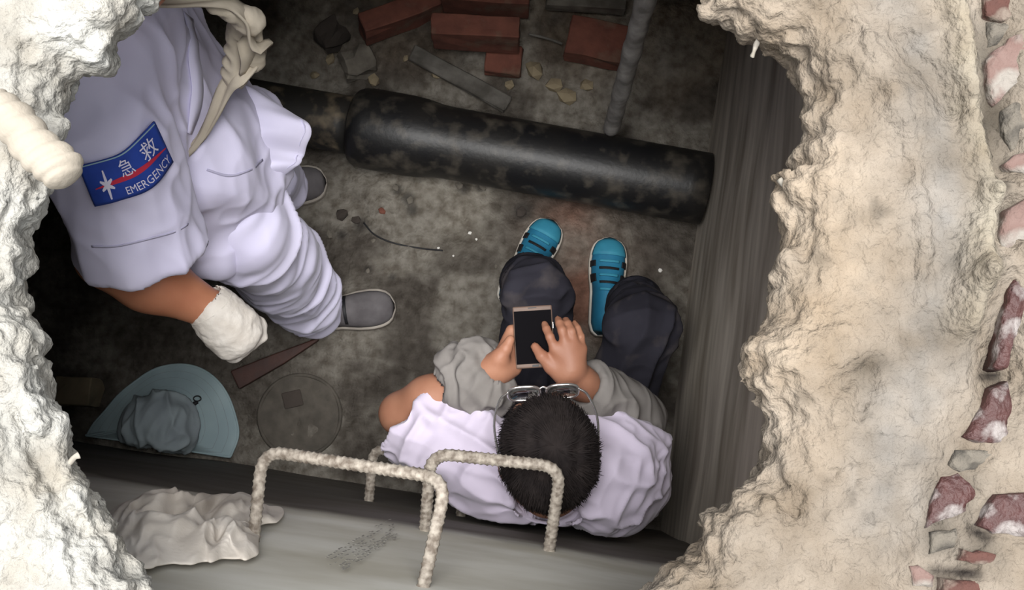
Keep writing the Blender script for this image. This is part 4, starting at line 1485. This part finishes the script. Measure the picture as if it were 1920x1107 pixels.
pipe('drain_pipe', pa, pa + dd * Lp, prof, M['pipe'], 'thick black drain pipe with a wide socket end lying across the pit', 'pipe', 'black pipes')
qa = P(330, 178, .10); qb = pa + dd * -.004
dq = unit(qb - qa); Lq = np.linalg.norm(qb - qa)
pipe('drain_pipe', qa, qb, [(x, .080) for x in np.linspace(0, Lq, 16)], M['pipedusty'], 'thinner dust-covered black pipe running into the socket behind the standing person', 'pipe', 'black pipes')

pb0 = P(1146, 244, .205)
pt = P(1213, -10, .94)
lean = (pt - pb0) / (pt[2] - pb0[2])
path = np.array([pb0 + lean * z_ for z_ in np.linspace(0, 1.66, 90)])
v, f = tube_geo(np.vstack([[path[0] - EZ * .003], path]), np.r_[.013, .0195, np.full(89, .0215)], 20, rfun=lambda s, ph: 1 + .05 * math.sin(s * 55) + .035 * np.sin(ph * 2 + s * 30) + .02 * math.sin(s * 140))
po = new_mesh('upright_pole', v, f, M['pole'])
rebase(po, pb0)
tag(po, 'muddy grey pole standing upright on the black pipe', 'pole')

# ------------------------------------------------------------------ bricks, planks and debris at the back
def loose_brick(c, ang, dims, tilt, label, mat=None, name='loose_brick', cat='brick', group='loose bricks on the rubble bank', jag=.004):
    l, w, h = dims
    bm = bmesh.new()
    bmesh.ops.create_cube(bm, size=1)
    for v in bm.verts:
        v.co = Vector((v.co.x * l, v.co.y * w, v.co.z * h))
    bmesh.ops.subdivide_edges(bm, edges=bm.edges, cuts=2, use_grid_fill=True)
    for v in bm.verts:
        v.co += Vector(rng.normal(0, jag * .35, 3))
    bmesh.ops.bevel(bm, geom=[e for e in bm.edges if e.calc_face_angle(0) > .9], offset=.003, segments=1, affect='EDGES')
    me = bpy.data.meshes.new(name); bm.to_mesh(me); bm.free()
    me.materials.append(mat or M['brick'])
    o = bpy.data.objects.new(name, me); COL.objects.link(o)
    o.location = tuple(c); o.rotation_euler = (math.radians(tilt[0]), math.radians(tilt[1]), math.radians(ang))
    return tag(o, label, cat, group)
def at(u, v, dz, z=None):
    """centre of an object lying on the floor, dz above the local floor"""
    p = P(u, v, .0 if z is None else z)
    for _ in range(4):
        zz = floor_z(p[0], p[1]) + dz
        p = P(u, v, zz)
    return p
BD = (.235, .056, .112)
loose_brick(at(893, 62, .150), -3, (.235, .060, .115), (0, 0), 'bright red brick set on edge on top of another brick', group='loose bricks on the rubble bank')
loose_brick(at(944, 114, .040), -6, (.10, .08, .05), (8, 0), 'half brick wedged under the bright red brick')
loose_brick(at(752, 30, .05), 24, (.235, .06, .10), (0, 6), 'dark red brick lying slanted beside the standing person\'s strap')
loose_brick(at(1120, 82, .045), -12, (.17, .11, .07), (0, 0), 'very dark brick between the bright brick and the pole')
loose_brick(at(912, -6, .09), -4, (.24, .07, .10), (0, 0), 'dull brown brick half cut by the far edge')
loose_brick(at(1100, -14, .06), -4, (.22, .10, .05), (4, 0), 'pale grey concrete slab piece on the rubble', M['stone'], 'concrete_piece', 'concrete', None)
loose_brick(at(672, 118, .03), 20, (.085, .07, .055), (5, 8), 'pale lump of concrete left of the grey plank', M['stone'], 'concrete_lump', 'concrete', None, .012)
loose_brick(at(622, 66, .03), 40, (.08, .07, .05), (5, 8), 'dark lump of rubble beside the slanted brick', M['darkwall'], 'rubble_lump', 'rubble', None, .012)
a, b_ = at(772, 98, .03), at(952, 196, .022)
d_ = b_ - a
pl = loose_brick((a + b_) / 2, math.degrees(math.atan2(d_[1], d_[0])), (np.linalg.norm(d_), .045, .022), (0, 0), 'grey timber plank slanting down to the black pipe', M['plank'], 'plank', 'plank', None, .003)
pl.rotation_euler[1] = -math.atan2(d_[2], math.hypot(d_[0], d_[1]))
v, f = tube_geo(spline([at(992, 64, .05), at(1025, 72, .045), at(1054, 82, .04)], 14), .004, 8)
o = new_mesh('thin_rod', v, f, M['plank']); rebase(o, at(1025, 72, .04)); tag(o, 'thin grey rod lying right of the bright red brick', 'rod')
loose_brick(at(146, 735, .045), -4, (.10, .075, .085), (0, 0), 'tan block in the dark beside the hat', M['tanstone'], 'tan_block', 'block', None, .006)
# wet red timber
a, b_ = at(440, 712, .016), at(598, 637, .008)
n_ = unit(np.cross(EZ, b_ - a))
poly = [a + n_ * .026, a - n_ * .030, lerp(a, b_, .55) - n_ * .020, b_ - n_ * .004, b_ + n_ * .003, lerp(a, b_, .5) + n_ * .016]
v, f = prism_geo([p[:2] for p in poly], floor_z(*a[:2]) + .001, floor_z(*a[:2]) + .022)
o = new_mesh('timber_offcut', v, f, M['redwood'], smooth=False); bevel_mod(o, .004); rebase(o, a - EZ * .014); tag(o, 'dark red wet timber offcut between the glove and the hat', 'timber')
# half-buried round cover
c = at(562, 780, .000)
cr = empty('round_cover', c)
ang = np.linspace(0, 2 * math.pi, 61)
v, f = tube_geo([(0.112 * math.cos(q), .112 * math.sin(q), .001) for q in ang], .0055, 10, caps=False)
new_mesh('rim', v, f, M['coverplate'], cr)
V_ = [(0, 0, .004)]
for r_ in np.linspace(.02, .110, 6):
    V_ += [(r_ * math.cos(q), r_ * math.sin(q), .004 + .002 * math.sin(q * 5 + r_ * 40)) for q in ang[:-1]]
F_ = [(0, 1 + i, 1 + (i + 1) % 60) for i in range(60)]
for k in range(5):
    F_ += [(1 + k * 60 + i, 1 + (k + 1) * 60 + i, 1 + (k + 1) * 60 + (i + 1) % 60, 1 + k * 60 + (i + 1) % 60) for i in range(60)]
new_mesh('plate', V_, F_, M['coverplate'] if 'coverplate' in M else M['stone'], cr)
v, f = box_geo((-.02, .045, .006), (.026, .006, 0), (-.006, .022, 0), (0, 0, .003))
o = new_mesh('lifting_recess', v, f, M['darkwall'], cr, smooth=False); bevel_mod(o, .003)
tag(cr, 'half-buried round cover in the floor right of the hat', 'cover')
# wire on the floor
v, f = tube_geo(spline([at(682, 418, .004), at(702, 440, .004), at(738, 456, .004), at(790, 466, .004), at(830, 470, .004)], 40), .0022, 8)
o = new_mesh('thin_wire', v, f, M['black']); rebase(o, at(738, 456, .003)); tag(o, 'thin dark wire lying on the floor near the grey shoes', 'wire')

def chip(u, v, size, mat, name, label, cat, group, flat=.5):
    bm = bmesh.new()
    bmesh.ops.create_icosphere(bm, subdivisions=1, radius=size)
    for q in bm.verts:
        q.co = Vector((q.co.x * rng.uniform(.7, 1.3), q.co.y * rng.uniform(.6, 1.1), q.co.z * flat * rng.uniform(.7, 1.2)))
    me = bpy.data.meshes.new(name); bm.to_mesh(me); bm.free()
    me.materials.append(mat)
    o = bpy.data.objects.new(name, me); COL.objects.link(o)
    o.location = tuple(at(u, v, size * flat * .55)); o.rotation_euler = (0, 0, rng.uniform(0, 6.28))
    return tag(o, label, cat, group)
STONES = [(640, 402, .020, 'dark flat stone just right of the smaller visible grey shoe'), (668, 414, .016, 'dark stone at the start of the thin wire'),
    (700, 452, .008, 'tiny grey chip below the bend of the wire'), (770, 376, .012, 'grey chip below the middle of the black pipe'), (742, 352, .011, 'grey chip tucked under the socket of the black pipe'),
    (860, 348, .013, 'left of two grey chips along the front of the black pipe'), (905, 352, .012, 'right of two grey chips along the front of the black pipe'), (978, 398, .018, 'dark round stone behind the left blue sneaker'),
    (690, 508, .008, 'tiny chip above the nearer grey shoe'), (618, 440, .012, 'grey chip beside the lavender trouser leg'), (840, 640, .006, 'tiny chip left of the bunched grey sleeve'),
    (1225, 545, .006, 'tiny chip between the right navy knee and the wall'), (930, 500, .006, 'tiny chip left of the left navy knee'), (560, 660, .008, 'small chip near the tip of the red timber')]
for (u, v, s_, lb) in STONES:
    chip(u, v, s_, M['stone'] if s_ < .015 else M['darkwall'], 'stone_chip', lb, 'stone', 'stone chips on the floor')
chip(716, 395, .012, M['brick'], 'brick_chip', 'small orange-red brick chip near the dark pipe', 'brick', None)
for (u, v, s_, lb) in [(822, 465, .005, 'white fragment at the end of the thin wire'), (881, 437, .0055, 'largest white fragment on the open floor left of the blue sneakers'), (850, 480, .0035, 'faintest white speck below the wire end'),
                       (1238, 508, .007, 'white fragment at the foot of the right wall'), (893, 449, .004, 'small white speck just below the largest fragment'), (590, 750, .004, 'white speck on the round cover')]:
    chip(u, v, s_, M['litterwhite'], 'white_chip', lb, 'fragment', 'white fragments on the floor', .35)
RUB = [(720, 60, .016, 'sandy stone just below the slanted dark brick'), (1000, 130, .030, 'leftmost large sandy stone right of the bright brick'), (1040, 160, .026, 'middle sandy stone between bright brick and pole'),
       (955, 160, .018, 'sandy stone at the lower end of the grey plank'), (1065, 180, .030, 'large sandy stone touching the back of the black pipe'), (700, 150, .020, 'sandy stone directly above the pipe socket'),
       (620, 110, .018, 'sandy stone left of the pale concrete lump'), (820, 140, .016, 'sandy stone below the grey plank'), (760, 110, .012, 'small stone at the upper end of the grey plank'),
       (590, 140, .015, 'small stone above the dusty thin pipe'), (668, 22, .012, 'small stone left of the slanted dark brick'), (1100, 160, .020, 'sandy stone nearest the upright pole')]
for (u, v, s_, lb) in RUB:
    chip(u, v, s_, M['tanstone'], 'rubble_stone', lb, 'stone', 'rubble stones behind the pipe', .7)

# ------------------------------------------------------------------ the sun hat
def sun_hat():
    zb = .035
    cen = P(306, 795, .06)
    out = [(160, 846), (158, 822), (176, 790), (205, 756), (245, 720), (290, 692), (330, 683), (370, 690), (408, 716), (433, 760), (443, 808), (434, 846), (414, 866), (340, 867), (250, 858), (180, 852)]
    out = spline([(u, v, 0) for u, v in out + out[:1]], 97)[:-1, :2]
    root = empty('sun_hat', (cen[0], cen[1], 0.0))
    V = []; nr = 16
    edge = np.array([P(u, v, zb) for u, v in out])
    for i, e in enumerate(edge):
        if e.dot(EY) < NEAR + .014:
            e = e + EY * (NEAR + .014 - e.dot(EY))
        dirv = e - cen; dirv[2] = 0; L = np.linalg.norm(dirv); dirv /= L
        r0 = min(.07, L * .6)
        for k in range(nr):
            t_ = k / (nr - 1)
            p = cen + dirv * lerp(r0, L, t_)
            p[2] = .022 + .050 * (1 - t_) ** 1.4 + .006 * math.sin(i * .26 + 1) * t_ + .003 * math.sin(i * .7) * t_
            V.append(p - np.array([cen[0], cen[1], 0]))
    br = new_mesh('brim', V, grid_faces(96, nr, wrap_u=True), M['hat'], root)
    m = br.modifiers.new('thick', 'SOLIDIFY'); m.thickness = .004; m.offset = 0
    V = np.array(V).reshape(96, nr, 3)
    rim = np.vstack([V[:, -1], V[:1, -1]])
    v, f = tube_geo(rim, .0035, 8, caps=False)
    new_mesh('brim_edge', v, f, M['hat'], br)
    for k in (5, 9, 12):
        v, f = tube_geo(np.vstack([V[:, k], V[:1, k]]) + np.array([0, 0, .0018]), .0008, 6, caps=False)
        st_ = new_mesh('stitching', v, f, M['hatcrown'], br)
    cs = SDF()
    cc = P(297, 802, .10)
    cs.ell(cc + np.array([0, .005, 0]), (.102, .088, .075), k=.03)
    cs.ell(cc + np.array([.005, -.03, -.01]), (.075, .060, .060), k=.03)
    cs.plane((0, 0, .045), (0, 0, -1))
    cs.plane(room(0, NEAR + .016, 0), -EY)
    fa = folds([.15, -1, .1], 4, 26, .010, 2.0); fb_ = folds([-.4, -1, .2], 6, 45, .004, 6.0)
    cr_ = solid('crown', cs, .004, M['hatcrown'], None, disp=lambda V_, N_: fa(V_, N_) + fb_(V_, N_))
    cr_.parent = root; cr_.location = (-cen[0], -cen[1], 0)
    # black cord and toggle
    tg = P(366, 757, .066)
    lp = [tg + np.array([.006 + .010 * math.sin(q), .006 + .014 * (1 - math.cos(q)) * .5, .004]) - np.array([cen[0], cen[1], 0]) for q in np.linspace(0, 2 * math.pi, 25)]
    v, f = tube_geo(lp, .0017, 8, caps=False)
    cd_ = new_mesh('cord', v, f, M['black'], root)
    c0 = tg - np.array([cen[0], cen[1], 0]) + EZ * .004
    v, f = tube_geo([c0 - np.array([.008, .004, 0]), c0, c0 + np.array([.008, .004, 0])], [.0045, .006, .0045], 12)
    new_mesh('toggle', v, f, M['black'], root)
    tag(root, 'wide-brimmed teal-grey sun hat with a crumpled crown by the near wall', 'hat')
sun_hat()

# ------------------------------------------------------------------ on the slab
sbv = BVHTree.FromPolygons([Vector(q) for q in verts_of(slab)], [tuple(p.vertices) for p in slab.data.polygons])
def slab_top(u, v):
    d = Vector(ray(u, v)).normalized()
    hit = sbv.ray_cast(Vector((0, 0, H)), d)
    return np.array(hit[0]) if hit[0] is not None else P(u, v, 1.985)
def slab_brick(poly, mat, proud=.010, depth=.04, name='brick', label=None):
    cen = np.mean(poly, 0); zt = np.median([slab_top(*lerp(np.array(p_, float), cen, .35))[2] for p_ in poly]) + proud * .6
    pts = np.array([P(u, v, zt) for u, v in poly])
    o_ = pts.mean(0); pts = pts - o_
    sgn = sum((pts[i][0] * pts[(i + 1) % len(pts)][1] - pts[(i + 1) % len(pts)][0] * pts[i][1]) for i in range(len(pts)))
    if sgn < 0:
        pts = pts[::-1]
    ring = []
    n0 = len(pts)
    for i in range(n0):
        p_, q_ = pts[i], pts[(i + 1) % n0]
        m_ = max(2, int(np.linalg.norm(q_ - p_) / .006))
        for k in range(m_):
            ring.append(lerp(p_, q_, k / m_))
    ring = np.array(ring); n = len(ring)
    ring[:, :2] += .0016 * np.c_[vnoise(ring * 160 + cen[0]), vnoise(ring * 160 + 9 + cen[1])]
    V_, levels = [], [(1.03, -depth), (1.01, -.010), (.985, -.003), (.93, 0), (.6, .001), (.3, .0015)]
    for sc, dz in levels:
        L_ = ring * np.array([sc, sc, 1]); L_[:, 2] = dz
        if dz > -.02:
            L_[:, 2] += .003 * vnoise(np.c_[L_[:, :2] * 55, np.full(n, cen[0])]) + .0012 * vnoise(np.c_[L_[:, :2] * 150, np.full(n, cen[1])])
        V_.append(L_)
    V_.append(np.array([[0, 0, .002]]))
    V_ = np.concatenate(V_)
    F_ = []
    for k in range(len(levels) - 1):
        F_ += [(k * n + i, k * n + (i + 1) % n, (k + 1) * n + (i + 1) % n, (k + 1) * n + i) for i in range(n)]
    F_ += [((len(levels) - 1) * n + i, (len(levels) - 1) * n + (i + 1) % n, len(levels) * n) for i in range(n)]
    F_.append(tuple(reversed(range(n))))
    o = new_mesh(name, V_, F_, mat)
    o.parent = slab; o.location = tuple(o_)
    if label:
        o['label'] = label
    return o
slab_brick([(1848, 112), (1875, 85), (1905, 66), (1940, 52), (1945, 130), (1905, 160), (1868, 196), (1857, 178), (1850, 140)], M['brickpale'], .012)
slab_brick([(1842, -20), (1930, -25), (1905, 30), (1880, 40), (1846, 28)], M['brickout'], .006)
slab_brick([(1880, 306), (1900, 290), (1945, 278), (1945, 330), (1895, 322)], M['brickpale'], .006)
slab_brick([(1885, 395), (1945, 360), (1945, 450), (1880, 470), (1874, 440)], M['brickpale'], .010)
slab_brick([(1892, 540), (1912, 505), (1945, 490), (1935, 560), (1900, 640), (1888, 692), (1868, 690), (1874, 620)], M['brickcrust'], .010)
slab_brick([(1860, 728), (1896, 716), (1900, 760), (1892, 815), (1878, 832), (1838, 832), (1806, 820), (1835, 775)], M['brickcrust'], .010)
slab_brick([(1765, 895), (1800, 886), (1836, 915), (1822, 955), (1790, 972), (1758, 982), (1738, 990), (1748, 930)], M['brickcrust'], .010)
slab_brick([(1872, 928), (1945, 922), (1945, 1012), (1905, 1006), (1862, 1000), (1838, 988), (1855, 950)], M['brickcrust'], .010)
slab_brick([(1808, 1032), (1868, 1038), (1864, 1062), (1800, 1052)], M['brickout'], .004)
slab_brick([(1770, 1086), (1862, 1092), (1870, 1130), (1765, 1130)], M['brickout'], .004)
slab_brick([(1702, 1062), (1722, 1060), (1752, 1080), (1750, 1105), (1715, 1100)], M['brickpale'], .004)
# grey stones set in the mortar between the bricks
slab_brick([(1790, 842), (1880, 845), (1886, 880), (1800, 885), (1776, 872)], M['stoneout'], .003, name='stone')
slab_brick([(1852, 40), (1905, 42), (1895, 60), (1868, 82), (1852, 90)], M['stoneout'], .002, name='stone')
slab_brick([(1880, 205), (1945, 160), (1945, 265), (1896, 285), (1882, 250)], M['stoneout'], .003, name='stone')
slab_brick([(1745, 1000), (1795, 990), (1800, 1025), (1740, 1040)], M['stoneout'], .002, name='stone')

# ribbed cloth roll hanging over the left edge
rp = []
for u, v, dz in ((-25, 190, .016), (20, 225, .016), (62, 268, .014), (100, 305, .010), (132, 342, .004)):
    q = P(u, v, 2.0)
    rp.append(P(u, v, 2.016 + dz * .3))
rp = spline(rp, 90)
sarr = np.linspace(0, 1, 90)
rad = .0205 * np.interp(sarr, [0, .06, .85, .92, .97, 1], [.5, .95, 1.05, .95, .7, .25])
v, f = tube_geo(rp, rad, 24, rfun=lambda s, ph: 1 - .11 * np.abs(np.sin(s * 210 + 1.1 * np.sin(ph) + .8 * math.sin(s * 60))) ** 4 + .05 * np.sin(s * 95 + ph) + .03 * np.sin(ph * 3 + s * 60))
o = new_mesh('cloth_roll', v, f, M['rollcloth'] if 'rollcloth' in M else M['dustcloth'])
rebase(o, rp[45] - EZ * .02)
tag(o, 'cream ribbed cloth roll lying on the broken slab edge at left', 'cloth roll')

def scrap(u, v, z, pts, name, label, cat, mat=M['mortar']):
    c = P(u, v, z)
    V_ = [P(u + a_, v + b2, z + dz) - c for a_, b2, dz in pts]
    vv, ff = tube_geo(spline(V_, 14), np.interp(np.linspace(0, 1, 14), [0, .3, .7, 1], [.0016, .0028, .0022, .003]), 8, rfun=lambda s, ph: 1 + .25 * np.sin(ph * 2 + s * 200))
    o = new_mesh(name, vv, ff, mat)
    o.location = tuple(c)
    return tag(o, label, cat)
scrap(136, 862, 1.95, [(-14, 20, 0), (-4, 6, .004), (4, -4, .004), (12, -8, .002)], 'white_fastener', 'small white plastic fastener sticking out of the left slab edge', 'fastener')
scrap(1416, 92, 1.93, [(8, -22, .01), (2, -8, 0), (-2, 4, -.004), (-6, 14, -.008)], 'mortar_drip', 'small mortar drip hanging below the upper right slab edge', 'mortar', M['mortar'])
scrap(1474, 350, 1.945, [(30, 14, .01), (12, 8, .004), (-2, 0, 0), (-12, -14, -.002)], 'mortar_stub', 'pale mortar stub poking out of the right slab edge', 'mortar', M['mortar'])
